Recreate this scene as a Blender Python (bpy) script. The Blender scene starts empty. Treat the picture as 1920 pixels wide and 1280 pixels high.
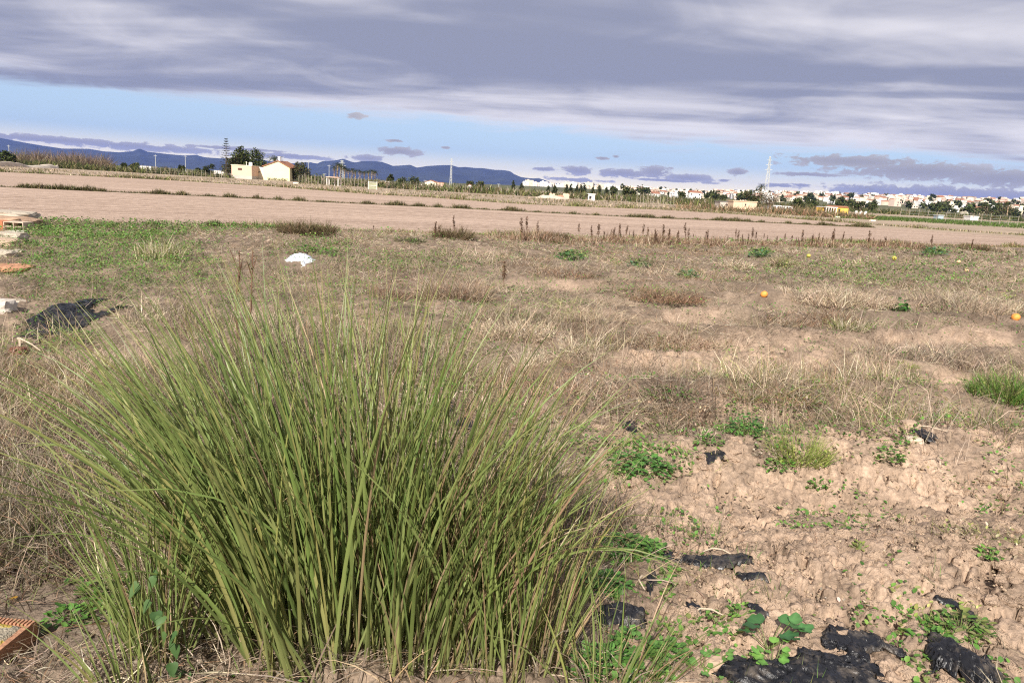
import bpy, math, random
import numpy as np
from mathutils import Vector, Matrix

random.seed(11)
rng = np.random.default_rng(11)
SC = bpy.context.scene
COLL = SC.collection
R = math.radians

# ------------------------------------------------------------------ camera
CAM_H = 1.65
F = 1423.0                       # focal length in pixels of the 1920 x 1280 photograph
PITCH = R(11.45); ROLL = R(3.25)
cam_d = bpy.data.cameras.new('camera')
cam_d.sensor_width = 36.0
cam_d.lens = 36.0 * F / 1920.0
cam_d.clip_start = 0.05
cam_d.clip_end = 60000.0
cam = bpy.data.objects.new('camera', cam_d)
COLL.objects.link(cam)
_r0 = Vector((1, 0, 0)); FWD = Vector((0, math.cos(PITCH), -math.sin(PITCH)))
_u0 = Vector((0, math.sin(PITCH), math.cos(PITCH)))
RIGHT = _r0 * math.cos(ROLL) + _u0 * math.sin(ROLL)
UP = -_r0 * math.sin(ROLL) + _u0 * math.cos(ROLL)
cm = Matrix.Identity(4)
for i in range(3):
    cm[i][0] = RIGHT[i]; cm[i][1] = UP[i]; cm[i][2] = -FWD[i]
cm[2][3] = CAM_H
cam.matrix_world = cm
SC.camera = cam

# ------------------------------------------------------------------ view
SC.view_settings.view_transform = 'Standard'
SC.view_settings.look = 'None'
SC.view_settings.gamma = 1.0
SC.view_settings.use_curve_mapping = False
SC.view_settings.exposure = 0.72
SC.cycles.use_denoising = False
SC.cycles.filter_width = 1.2
SC.cycles.max_bounces = 6
SC.cycles.diffuse_bounces = 3
SC.cycles.transparent_max_bounces = 6
SC.cycles.volume_bounces = 0

# ------------------------------------------------------------------ sun
SUN_EL = R(36.0); SUN_AZ = math.atan2(-math.sin(R(16)), -math.cos(R(16)))   # behind the camera, to its left
sun_to = Vector((math.sin(SUN_AZ) * math.cos(SUN_EL), math.cos(SUN_AZ) * math.cos(SUN_EL), math.sin(SUN_EL)))
sd = bpy.data.lights.new('sun', 'SUN')
sd.energy = 4.6; sd.angle = R(0.6); sd.color = (1.0, 0.945, 0.87)
sun = bpy.data.objects.new('sun', sd)
COLL.objects.link(sun)
sun.rotation_euler = sun_to.to_track_quat('Z', 'Y').to_euler()
sun.location = (0, 0, 40)


def pix_dir(px, py):
    return FWD + RIGHT * ((px - 960.0) / F) + UP * ((640.0 - py) / F)


# ------------------------------------------------------------------ world: Nishita sky under a layered cloud deck
W = bpy.data.worlds.new('World'); SC.world = W; W.use_nodes = True
W.cycles.sampling_method = 'MANUAL'; W.cycles.sample_map_resolution = 512
wt = W.node_tree; wt.nodes.clear()


def wn(kind, **kw):
    n = wt.nodes.new(kind)
    for k, v in kw.items():
        setattr(n, k, v)
    return n


def wset(sock, v):
    if isinstance(v, bpy.types.NodeSocket):
        wt.links.new(v, sock)
    else:
        sock.default_value = v


def wm(op, a, b=0.0, c=0.0, clamp=False):
    n = wn('ShaderNodeMath', operation=op, use_clamp=clamp)
    for s, v in zip(n.inputs, (a, b, c)):
        wset(s, v)
    return n.outputs[0]


def wmix(fac, a, b):
    n = wn('ShaderNodeMix', data_type='RGBA')
    wset(n.inputs[0], fac); wset(n.inputs[6], a); wset(n.inputs[7], b)
    return n.outputs[2]


def wsmooth(v, lo, hi):
    n = wn('ShaderNodeMapRange', interpolation_type='SMOOTHSTEP')
    wset(n.inputs[0], v); n.inputs[1].default_value = lo; n.inputs[2].default_value = hi
    return n.outputs[0]


def wnoise(vec, scale, detail=5.0, rough=0.55, dist=0.0):
    n = wn('ShaderNodeTexNoise')
    wset(n.inputs['Vector'], vec); n.inputs['Scale'].default_value = scale
    n.inputs['Detail'].default_value = detail; n.inputs['Roughness'].default_value = rough
    n.inputs['Distortion'].default_value = dist
    return n.outputs[0]


def wvec(x, y, z):
    n = wn('ShaderNodeCombineXYZ')
    for s, v in zip(n.inputs, (x, y, z)):
        wset(s, v)
    return n.outputs[0]


sky = wn('ShaderNodeTexSky', sky_type='NISHITA', sun_disc=False)
sky.sun_elevation = SUN_EL; sky.sun_rotation = SUN_AZ
sky.air_density = 1.0; sky.dust_density = 0.8; sky.ozone_density = 1.6
tc = wn('ShaderNodeTexCoord')
sp = wn('ShaderNodeSeparateXYZ'); wt.links.new(tc.outputs['Generated'], sp.inputs[0])
X, Y, Z = sp.outputs
hyp = wm('SQRT', wm('ADD', wm('MULTIPLY', X, X), wm('MULTIPLY', Y, Y)))
tel = wm('DIVIDE', Z, wm('MAXIMUM', hyp, 0.001))           # tangent of the elevation
zc = wm('MAXIMUM', Z, 0.012)
zc = wm('ADD', zc, 0.05)                                  # a deck that curves down to the horizon
pu = wm('DIVIDE', X, zc); pv = wm('DIVIDE', Y, zc)
deck = wvec(pu, pv, 0.0)
taz = wm('DIVIDE', X, wm('MAXIMUM', Y, 0.05))
taz = wm('MINIMUM', wm('MAXIMUM', taz, -1.2), 1.2)
front = wm('GREATER_THAN', Y, 0.0)
# the clouds are long sheets drawn out across the wind
streak = wvec(wm('MULTIPLY', pu, 0.5), wm('ADD', pv, wm('MULTIPLY', pu, 0.12)), 3.7)
nA = wnoise(streak, 0.30, 5.0, 0.5, 0.5)
nB = wnoise(wvec(wm('MULTIPLY', pu, 0.36), pv, 9.1), 0.6, 4.0, 0.55, 0.5)
nC = wnoise(wvec(wm('MULTIPLY', pu, 0.8), wm('MULTIPLY', pv, 0.7), 1.3), 1.2, 4.0, 0.62, 0.8)
# lower edge of the deck: a far line, nearer on the left
edge = wm('SUBTRACT', 0.071, wm('MULTIPLY', taz, 0.026))
over = wm('SUBTRACT', tel, edge)
over = wm('ADD', over, wm('MULTIPLY', wm('SUBTRACT', nA, 0.5), 0.05))
over = wm('ADD', over, wm('MULTIPLY', wm('SUBTRACT', nB, 0.5), 0.035))
over = wm('ADD', over, wm('MULTIPLY', wm('SUBTRACT', nC, 0.5), 0.045))
cover = wsmooth(over, -0.009, 0.016)
# thickness of the deck decides how grey it is
thick = wm('ADD', wm('MULTIPLY', wm('SUBTRACT', nA, 0.5), 2.9), wm('MULTIPLY', wm('SUBTRACT', nB, 0.5), 2.3))
thick = wm('ADD', thick, wm('MULTIPLY', wm('SUBTRACT', nC, 0.5), 0.9))
thick = wm('ADD', thick, wm('MULTIPLY', wsmooth(over, -0.005, 0.12), 0.42))
thick = wm('ADD', thick, 0.16)
# three long dark bands of thicker cloud
def band(t0, slope, half, amp, a_lo=-2.0, a_hi=2.0):
    d = wm('ABSOLUTE', wm('SUBTRACT', wm('ADD', tel, wm('MULTIPLY', wm('SUBTRACT', nB, 0.5), 0.035)), wm('ADD', t0, wm('MULTIPLY', taz, slope))))
    v = wm('SUBTRACT', 1.0, wsmooth(d, half * 0.25, half))
    v = wm('MULTIPLY', v, wm('MULTIPLY', wsmooth(taz, a_lo, a_lo + 0.25), wm('SUBTRACT', 1.0, wsmooth(taz, a_hi - 0.25, a_hi))))
    return wm('MULTIPLY', wm('MULTIPLY', v, amp), front)
thick = wm('ADD', thick, band(0.165, -0.055, 0.030, 0.40, -1.2, 0.25))
thick = wm('ADD', thick, band(0.162, -0.03, 0.012, 0.3, 0.1, 1.4))
thick = wm('ADD', thick, band(0.141, -0.03, 0.006, 0.32, 0.15, 1.4))
grey = wsmooth(thick, -0.15, 1.05)
CB = 6.9                                                    # cloud radiance in the sky texture's units
bright = (0.76 * CB, 0.74 * CB, 0.78 * CB, 1); dark = (0.28 * CB, 0.30 * CB, 0.40 * CB, 1)
cloud_col = wmix(grey, bright, dark)
# small loose clouds under the deck: azimuth, elevation, half-width, half-height
SMALL = [(668, 217, 20, 6), (745, 284, 50, 8), (690, 297, 34, 6), (742, 264, 16, 3), (1020, 317, 26, 4),
         (1085, 320, 36, 9), (1165, 325, 58, 8), (1228, 323, 32, 12), (1290, 334, 52, 7), (1075, 337, 60, 4),
         (1383, 323, 17, 7), (1358, 338, 14, 3), (1462, 348, 32, 4), (1502, 347, 18, 3), (1512, 327, 56, 4),
         (1600, 303, 125, 11), (1735, 322, 150, 16), (1880, 335, 100, 15), (1640, 358, 70, 11), (1770, 364, 170, 14),
         (1915, 372, 90, 15), (1130, 297, 12, 3), (1155, 294, 8, 3), (90, 262, 190, 6), (250, 275, 150, 7),
         (440, 279, 90, 3), (545, 293, 80, 5), (1186, 223, 12, 4), (836, 277, 9, 2), (1245, 338, 90, 3)]
wob = wnoise(wvec(wm('MULTIPLY', taz, 1.0), wm('MULTIPLY', tel, 2.6), 4.0), 48.0, 4.0, 0.65, 0.4)
ate = wvec(taz, tel, 0.0)
near_blob = None
for (px, py, hw, hh) in SMALL:
    d = pix_dir(px, py); h = math.hypot(d.x, d.y)
    a0 = d.x / d.y; t0 = d.z / h
    n = wn('ShaderNodeVectorMath', operation='MULTIPLY_ADD')
    sx = F / (hw * (1 + a0 * a0)); sy = F / hh
    wt.links.new(ate, n.inputs[0]); n.inputs[1].default_value = (sx, sy, 0); n.inputs[2].default_value = (-a0 * sx, -t0 * sy, 0)
    m = wn('ShaderNodeVectorMath', operation='LENGTH'); wt.links.new(n.outputs[0], m.inputs[0])
    near_blob = m.outputs['Value'] if near_blob is None else wm('MINIMUM', near_blob, m.outputs['Value'])
blob = wm('ADD', near_blob, wm('MULTIPLY', wm('SUBTRACT', wob, 0.5), 2.6))
blob = wm('MULTIPLY', wm('SUBTRACT', 1.0, wsmooth(blob, 0.70, 1.08)), front)
blob = wm('MULTIPLY', blob, 0.93)
small_col = wmix(wsmooth(near_blob, 0.0, 1.2), (0.37 * CB, 0.345 * CB, 0.35 * CB, 1), (0.50 * CB, 0.47 * CB, 0.46 * CB, 1))
# thin bright veil low over the horizon
veil = wm('SUBTRACT', 1.0, wsmooth(tel, 0.004, 0.045))
blue = wmix(0.8, sky.outputs[0], (0.43 * CB, 0.585 * CB, 0.79 * CB, 1))
clear = wmix(wm('MULTIPLY', veil, 0.92), blue, (1.55 * CB, 1.32 * CB, 0.78 * CB, 1))
col = wmix(blob, clear, small_col)
col = wmix(cover, col, cloud_col)
bg = wn('ShaderNodeBackground'); wt.links.new(col, bg.inputs[0]); bg.inputs[1].default_value = 0.1
wo = wn('ShaderNodeOutputWorld'); wt.links.new(bg.outputs[0], wo.inputs[0])

# ------------------------------------------------------------------ numpy noise
def _hash(ix, iy, seed):
    h = (ix.astype(np.int64) * 374761393 + iy.astype(np.int64) * 668265263 + seed * 1442695041) & 0x7fffffff
    h = ((h ^ (h >> 13)) * 1274126177) & 0x7fffffff
    h = h ^ (h >> 16)
    return (h & 0xffff) / 65535.0


def vnoise(x, y, seed=0):
    ix = np.floor(x); iy = np.floor(y); fx = x - ix; fy = y - iy
    fx = fx * fx * (3 - 2 * fx); fy = fy * fy * (3 - 2 * fy)
    ix = ix.astype(np.int64); iy = iy.astype(np.int64)
    a = _hash(ix, iy, seed); b = _hash(ix + 1, iy, seed); c = _hash(ix, iy + 1, seed); d = _hash(ix + 1, iy + 1, seed)
    return (a + (b - a) * fx) * (1 - fy) + (c + (d - c) * fx) * fy


def fbm(x, y, seed=0, oct=4, gain=0.5):
    s = 0.0; a = 1.0; t = 0.0
    for o in range(oct):
        s = s + a * vnoise(x * 2 ** o + 17.3 * o, y * 2 ** o - 9.1 * o, seed + o * 13); t += a; a *= gain
    return s / t


def worley(x, y, seed=0):
    ix = np.floor(x).astype(np.int64); iy = np.floor(y).astype(np.int64)
    f1 = np.full(x.shape, 9.0); f2 = np.full(x.shape, 9.0); cid = np.zeros(x.shape)
    for dx in (-1, 0, 1):
        for dy in (-1, 0, 1):
            cx = ix + dx; cy = iy + dy
            d = np.hypot(cx + _hash(cx, cy, seed) - x, cy + _hash(cx, cy, seed + 7) - y)
            m = d < f1
            f2 = np.where(m, f1, np.minimum(f2, d)); cid = np.where(m, _hash(cx, cy, seed + 3), cid); f1 = np.where(m, d, f1)
    return f1, f2, cid


def sstep(v, a, b):
    t = np.clip((v - a) / (b - a), 0, 1)
    return t * t * (3 - 2 * t)


# ------------------------------------------------------------------ pixel <-> ground
fw = np.array(FWD); rt = np.array(RIGHT); upv = np.array(UP)


def G(px, py, z=0.0):
    d = pix_dir(px, py); t = (z - CAM_H) / d.z
    return (d.x * t, d.y * t)


def at(px, D, z=0.0):
    """ground position seen at column px (of the horizon) and distance D"""
    py = horizon_y(px)
    d = pix_dir(px, py)
    return (d.x / d.y * D, D, z)


def horizon_y(px):
    return 640 + (FWD.z + RIGHT.z * (px - 960) / F) * F / UP.z


def GH(px, py):
    """where the sight line through a pixel first meets the uneven ground of the plot"""
    d = pix_dir(px, py); g = G(px, py) if d.z < -0.002 else (0, 60); D1 = min(70.0, math.hypot(*g) * 1.6 + 1)
    t = np.linspace(1.5, D1, 500) / d.y; x = d.x * t; y = d.y * t; z = CAM_H + d.z * t
    below = z < ground_h(x, y)
    if not below.any(): return g
    i = int(np.argmax(below))
    return (float(x[i]), float(y[i]))


def to_pix(x, y, z=0.0):
    x = np.asarray(x, float); y = np.asarray(y, float); z = np.asarray(z, float) - CAM_H
    dep = x * fw[0] + y * fw[1] + z * fw[2]
    dep = np.where(dep < 0.2, 0.2, dep)
    return 960 + F * (x * rt[0] + y * rt[1] + z * rt[2]) / dep, 640 - F * (x * upv[0] + y * upv[1] + z * upv[2]) / dep


# patches of the fallow plot, noted where they lie in the photograph (column, row, half-width, half-height, weight)
BARE = [(1650, 1060, 560, 300, 1.0), (1650, 1250, 330, 190, 1.0), (1340, 668, 290, 30, 1.0), (1790, 634, 170, 20, 1.0), (1800, 722, 150, 26, 1.0),
        (1040, 533, 110, 12, 0.9), (1290, 594, 60, 13, 0.8), (1780, 820, 220, 70, 0.75), (1400, 800, 170, 50, 0.75),
        (1220, 930, 200, 120, 0.8), (120, 1140, 200, 110, 1.0), (420, 484, 45, 8, 0.6), (1500, 640, 150, 16, 0.6),
        (1180, 800, 90, 26, 0.6), (1890, 500, 140, 12, 0.35), (1450, 470, 120, 8, 0.35), (930, 472, 90, 6, 0.5)]
GREEN = [(190, 470, 200, 60, 1.0), (160, 535, 190, 45, 0.85), (330, 520, 120, 40, 0.5), (90, 430, 120, 22, 0.8), (470, 427, 260, 11, 0.55), (150, 560, 120, 50, 0.7), (1190, 870, 110, 48, 1.0),
         (1080, 850, 60, 40, 0.7), (1170, 1070, 90, 110, 0.9), (1180, 1240, 150, 80, 0.9), (1395, 805, 55, 40, 0.8),
         (1270, 730, 130, 26, 0.55), (1500, 780, 80, 40, 0.5), (1660, 850, 70, 30, 0.5), (1740, 1190, 90, 36, 0.6),
         (60, 1010, 110, 45, 0.55), (200, 1130, 90, 50, 0.4), (60, 640, 100, 45, 0.75), (100, 900, 120, 60, 0.35), (760, 500, 160, 30, 0.35), (1000, 580, 160, 30, 0.35), (1600, 520, 260, 24, 0.3), (1820, 790, 120, 40, 0.4), (1300, 1190, 100, 50, 0.5),
         (1070, 487, 40, 14, 0.6), (1200, 497, 24, 6, 0.6), (1290, 520, 26, 9, 0.5), (660, 545, 60, 20, 0.4), (540, 590, 300, 60, 0.3),
         (600, 470, 80, 18, 0.4), (1425, 480, 22, 8, 0.7), (1750, 475, 26, 9, 0.6), (830, 700, 130, 60, 0.25), (1650, 760, 200, 50, 0.25),
         (1460, 850, 80, 30, 0.4), (880, 640, 120, 30, 0.3), (1220, 560, 90, 14, 0.4), (1850, 450, 130, 8, 0.4)]
RED = [(990, 740, 150, 70, 1.0), (900, 800, 120, 60, 0.7), (80, 700, 130, 60, 0.6), (90, 800, 140, 90, 0.4), (1250, 470, 250, 16, 0.8), (720, 540, 130, 30, 0.5),
       (1240, 545, 130, 20, 0.7), (1300, 1180, 70, 40, 0.8), (1000, 500, 90, 10, 0.6), (1500, 730, 120, 25, 0.5)]
PALE = [(960, 640, 160, 60, 1.0), (870, 520, 130, 40, 0.7), (1570, 560, 130, 50, 0.8), (1800, 545, 130, 40, 0.6), (640, 500, 200, 30, 0.5),
        (300, 440, 90, 40, 0.4), (1500, 640, 120, 30, 0.5), (1350, 560, 100, 20, 0.5), (150, 900, 160, 90, 0.5)]


def patch(x, y, lst, warp=0.35):
    px, py = to_pix(x, y)
    wx = (fbm(np.asarray(x) * 1.3, np.asarray(y) * 1.3, 91, 3) - 0.5) * 2 * warp
    wy = (fbm(np.asarray(x) * 1.7 + 40, np.asarray(y) * 1.7, 57, 3) - 0.5) * 2 * warp
    m = np.zeros(np.shape(px))
    for (cx, cy, rx, ry, w) in lst:
        q = np.hypot((px - cx) / rx + wx, (py - cy) / ry + wy)
        m = np.maximum(m, w * (1 - sstep(q, 0.65, 1.1)))
    return m


NEAR_EDGE = [(-300, 404), (0, 414), (200, 418), (400, 423), (600, 430), (800, 437), (1000, 443), (1200, 447), (1500, 454), (1700, 458), (1920, 464), (2300, 478)]
BERM1 = [(-300, 337), (0, 350.5), (200, 360), (400, 369), (600, 379), (800, 388), (1000, 398), (1200, 408), (1400, 416), (1600, 425.5), (1700, 429.5), (1800, 437), (1916, 445), (2300, 466)]
BERM2 = [(-300, 310), (0, 322.5), (100, 327), (300, 337), (500, 349), (640, 360), (700, 364.5), (803, 370), (897, 377), (970, 382), (1067, 386.6), (1240, 393),
         (1290, 396), (1369, 400.6), (1462, 408), (1537, 414), (1600, 418.5), (1697, 426), (1791, 433), (1916, 441), (2300, 462)]


def line_pts(poly, n, x0, x1):
    px = np.linspace(x0, x1, n)
    py = np.interp(px, [p[0] for p in poly], [p[1] for p in poly])
    return np.array([G(a, b) for a, b in zip(px, py)])


_edge = line_pts(NEAR_EDGE, 60, -300, 2300)


def edge_dist(x, y):
    """metres beyond (+) or before (-) the near edge of the tilled field, measured along y"""
    return y - np.interp(x, _edge[:, 0], _edge[:, 1])


def hill_h(x, y):
    d = np.hypot(x, y)
    a = x / np.maximum(y, 1.0)
    top = np.interp(a, [-0.2, 0.0, 0.12, 0.22, 0.34, 0.45, 0.68, 1.0, 1.6], [0, 6, 8, 9, 17, 21, 25, 26, 20])
    h = top * sstep(d, 620, 1650) * (1 - 0.25 * sstep(d, 1700, 2600)) * sstep(y, 100, 400)
    return h + np.where(d > 600, (fbm(x / 180, y / 180, 5, 3) - 0.5) * 3.0 * sstep(d, 700, 1200) * np.clip(top / 8, 0, 1), 0.0)


def ground_h(x, y, fine=False):
    x = np.asarray(x, float); y = np.asarray(y, float)
    d = np.hypot(x, y)
    plot = (1 - sstep(edge_dist(x, y), -2.5, -0.2)) * (1 - sstep(d, 40, 60))
    bare = patch(x, y, BARE)
    rough = (fbm(x * 0.7, y * 0.7, 21, 4) - 0.5) * 0.22 * sstep(d, 1.5, 5)
    tuss = (fbm(x * 2.3, y * 2.3, 33, 3) - 0.45) * 0.16 * (1 - bare) * sstep(d, 3.2, 5)
    # old planting ridges on the right
    u = y - 0.18 * x + 0.5 * (fbm(x * 0.5, y * 0.5, 8, 2) - 0.5)
    ridge = 0.085 * np.sin(u * 2 * np.pi / 1.45 + 0.6) * sstep(x, 0.2, 1.6) * sstep(d, 2.6, 4.2) * (1 - sstep(d, 13, 18))
    clod = (fbm(x * 7, y * 7, 44, 4, 0.6) - 0.5) * 0.085 * bare * sstep(x, -0.4, 0.6) * 0.6
    h = rough + tuss + ridge + clod
    if fine:
        wx = 0.9 * fbm(x * 9, y * 9, 3, 2); wy = 0.9 * fbm(x * 9 + 9, y * 9, 4, 2)
        f1, f2, cid = worley(x * 8 + wx, y * 8 + wy, 5)
        g1, g2, gid = worley(x * 19 + wx, y * 19 + wy, 15)
        on = sstep(fbm(x * 1.3, y * 1.3, 71, 2), 0.40, 0.58)          # hard crust, cracked; elsewhere loose clods
        crack = (1 - sstep(f2 - f1, 0.0, 0.075)) * 0.045 + (1 - sstep(g2 - g1, 0.0, 0.12)) * 0.014
        bil = np.abs(2 * vnoise(x * 11, y * 11, 81) - 1) * 0.034 + np.abs(2 * vnoise(x * 23 + 7, y * 23, 82) - 1) * 0.022 + np.abs(2 * vnoise(x * 47, y * 47 + 3, 83) - 1) * 0.012
        pits = sstep(fbm(x * 13, y * 13, 85, 3), 0.61, 0.67) * 0.06
        crust = (cid - 0.5) * 0.008 + bil * 0.16 - crack
        loose = (cid - 0.5) * 0.016 + (gid - 0.5) * 0.020 + bil * 0.55 - (1 - sstep(g2 - g1, 0.0, 0.20)) * 0.014 - crack * 0.5
        h = h + bare * ((crust * on + loose * (1 - on)) * sstep(x, -1.6, 0.2) - pits) * (1 - sstep(d, 10, 15))
        h = h + (1 - bare) * bil * 0.9 * (1 - sstep(d, 13, 18))
        h = h + (fbm(x * 34, y * 34, 66, 3, 0.7) - 0.5) * 0.024 * (1 - sstep(d, 9, 14))
    return h * plot + hill_h(x, y) - 0.0


# ------------------------------------------------------------------ materials
def mat(name):
    m = bpy.data.materials.new(name); m.use_nodes = True
    nt = m.node_tree; nt.nodes.clear()
    o = nt.nodes.new('ShaderNodeOutputMaterial'); b = nt.nodes.new('ShaderNodeBsdfPrincipled')
    nt.links.new(b.outputs[0], o.inputs[0])
    return m, nt, b, o


def simple(name, col, rough=0.8, var=0.15, scale=3.0, spec=0.3, bump=0.0, bscale=20.0, col2=None, metal=0.0, coord='Object'):
    """plain surface with mottled colour and a little relief"""
    m, nt, b, o = mat(name)
    t = nt.nodes.new('ShaderNodeTexCoord')
    n = nt.nodes.new('ShaderNodeTexNoise'); n.inputs['Scale'].default_value = scale; n.inputs['Detail'].default_value = 6; n.inputs['Roughness'].default_value = 0.65
    nt.links.new(t.outputs[coord], n.inputs['Vector'])
    r = nt.nodes.new('ShaderNodeValToRGB')
    c2 = col2 if col2 else tuple(min(1, c * (1 + var)) for c in col)
    c1 = tuple(c * (1 - var) for c in col) if not col2 else col
    r.color_ramp.elements[0].position = 0.32; r.color_ramp.elements[0].color = (*c1, 1)
    r.color_ramp.elements[1].position = 0.68; r.color_ramp.elements[1].color = (*c2, 1)
    nt.links.new(n.outputs[0], r.inputs[0]); nt.links.new(r.outputs[0], b.inputs['Base Color'])
    b.inputs['Roughness'].default_value = rough; b.inputs['Specular IOR Level'].default_value = spec; b.inputs['Metallic'].default_value = metal
    if bump:
        n2 = nt.nodes.new('ShaderNodeTexNoise'); n2.inputs['Scale'].default_value = bscale; n2.inputs['Detail'].default_value = 5
        nt.links.new(t.outputs[coord], n2.inputs['Vector'])
        bp = nt.nodes.new('ShaderNodeBump'); bp.inputs['Strength'].default_value = bump; bp.inputs['Distance'].default_value = 0.02
        nt.links.new(n2.outputs[0], bp.inputs['Height']); nt.links.new(bp.outputs[0], b.inputs['Normal'])
    return m


def plant_mat(name, trans=0.3, rough=0.55, spec=0.25):
    """leaf or straw: colour per blade from the mesh, light passes through a little"""
    m, nt, b, o = mat(name)
    a = nt.nodes.new('ShaderNodeAttribute'); a.attribute_name = 'Col'
    nt.links.new(a.outputs['Color'], b.inputs['Base Color'])
    b.inputs['Roughness'].default_value = rough; b.inputs['Specular IOR Level'].default_value = spec
    tr = nt.nodes.new('ShaderNodeBsdfTranslucent'); nt.links.new(a.outputs['Color'], tr.inputs[0])
    mx = nt.nodes.new('ShaderNodeMixShader'); mx.inputs[0].default_value = trans
    nt.links.new(b.outputs[0], mx.inputs[1]); nt.links.new(tr.outputs[0], mx.inputs[2]); nt.links.new(mx.outputs[0], o.inputs[0])
    return m


M_GRASS = plant_mat('green_blade', 0.28, 0.42, 0.45)
M_STRAW = plant_mat('straw', 0.2, 0.75, 0.1)
M_LEAF = plant_mat('leaf', 0.25, 0.5, 0.3)
M_FAR = plant_mat('far_foliage', 0.1, 0.85, 0.05)


def vcol_mat(name, rough=0.95, fine_scale=60.0, fine_amt=0.35, bump=0.6, bdist=0.01):
    m, nt, b, o = mat(name)
    a = nt.nodes.new('ShaderNodeAttribute'); a.attribute_name = 'Col'
    t = nt.nodes.new('ShaderNodeTexCoord')
    n = nt.nodes.new('ShaderNodeTexNoise'); n.inputs['Scale'].default_value = fine_scale; n.inputs['Detail'].default_value = 6; n.inputs['Roughness'].default_value = 0.7
    nt.links.new(t.outputs['Object'], n.inputs['Vector'])
    mr = nt.nodes.new('ShaderNodeMapRange'); mr.inputs[1].default_value = 0.3; mr.inputs[2].default_value = 0.7
    mr.inputs[3].default_value = 1 - fine_amt; mr.inputs[4].default_value = 1 + fine_amt * 0.7
    nt.links.new(n.outputs[0], mr.inputs[0])
    mx = nt.nodes.new('ShaderNodeVectorMath'); mx.operation = 'SCALE'
    nt.links.new(a.outputs['Color'], mx.inputs[0]); nt.links.new(mr.outputs[0], mx.inputs['Scale'])
    nt.links.new(mx.outputs[0], b.inputs['Base Color'])
    bp = nt.nodes.new('ShaderNodeBump'); bp.inputs['Strength'].default_value = bump; bp.inputs['Distance'].default_value = bdist
    nt.links.new(n.outputs[0], bp.inputs['Height']); nt.links.new(bp.outputs[0], b.inputs['Normal'])
    b.inputs['Roughness'].default_value = rough; b.inputs['Specular IOR Level'].default_value = 0.1
    return m


# ------------------------------------------------------------------ mesh building
def np_mesh(name, verts, quads=None, tris=None, col=None, material=None, smooth=False):
    me = bpy.data.meshes.new(name)
    v = np.ascontiguousarray(verts, dtype=np.float32).reshape(-1, 3)
    q = np.zeros((0, 4), np.int32) if quads is None else np.asarray(quads, np.int32).reshape(-1, 4)
    t = np.zeros((0, 3), np.int32) if tris is None else np.asarray(tris, np.int32).reshape(-1, 3)
    me.vertices.add(len(v)); me.vertices.foreach_set('co', v.ravel())
    me.loops.add(q.size + t.size)
    me.loops.foreach_set('vertex_index', np.concatenate([q.ravel(), t.ravel()]))
    me.polygons.add(len(q) + len(t))
    st = np.concatenate([np.arange(len(q)) * 4, q.size + np.arange(len(t)) * 3]).astype(np.int32)
    me.polygons.foreach_set('loop_start', st)
    if smooth:
        me.polygons.foreach_set('use_smooth', np.ones(len(q) + len(t), bool))
    me.update(calc_edges=True)
    if col is not None:
        c = np.ones((len(v), 4), np.float32); c[:, :3] = np.asarray(col).reshape(-1, 3)
        at_ = me.attributes.new('Col', 'FLOAT_COLOR', 'POINT'); at_.data.foreach_set('color', c.ravel())
    if material:
        me.materials.append(material)
    return me


def tag(o, label=None, cat=None, group=None, kind=None):
    if label: o['label'] = label
    if cat: o['category'] = cat
    if group: o['group'] = group
    if kind: o['kind'] = kind
    return o


def obj(name, me, parent=None, label=None, cat=None, group=None, kind=None, loc=None, rot=None, scale=None):
    o = bpy.data.objects.new(name, me); COLL.objects.link(o)
    if parent is not None: o.parent = parent
    if loc is not None: o.location = loc
    if rot is not None: o.rotation_euler = rot
    if scale is not None: o.scale = (scale,) * 3 if not hasattr(scale, '__len__') else scale
    return tag(o, label, cat, group, kind)


def thing(name, label, cat, loc=(0, 0, 0), rz=0.0, group=None):
    return obj(name, None, None, label, cat, group, None, loc, (0, 0, rz))


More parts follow.
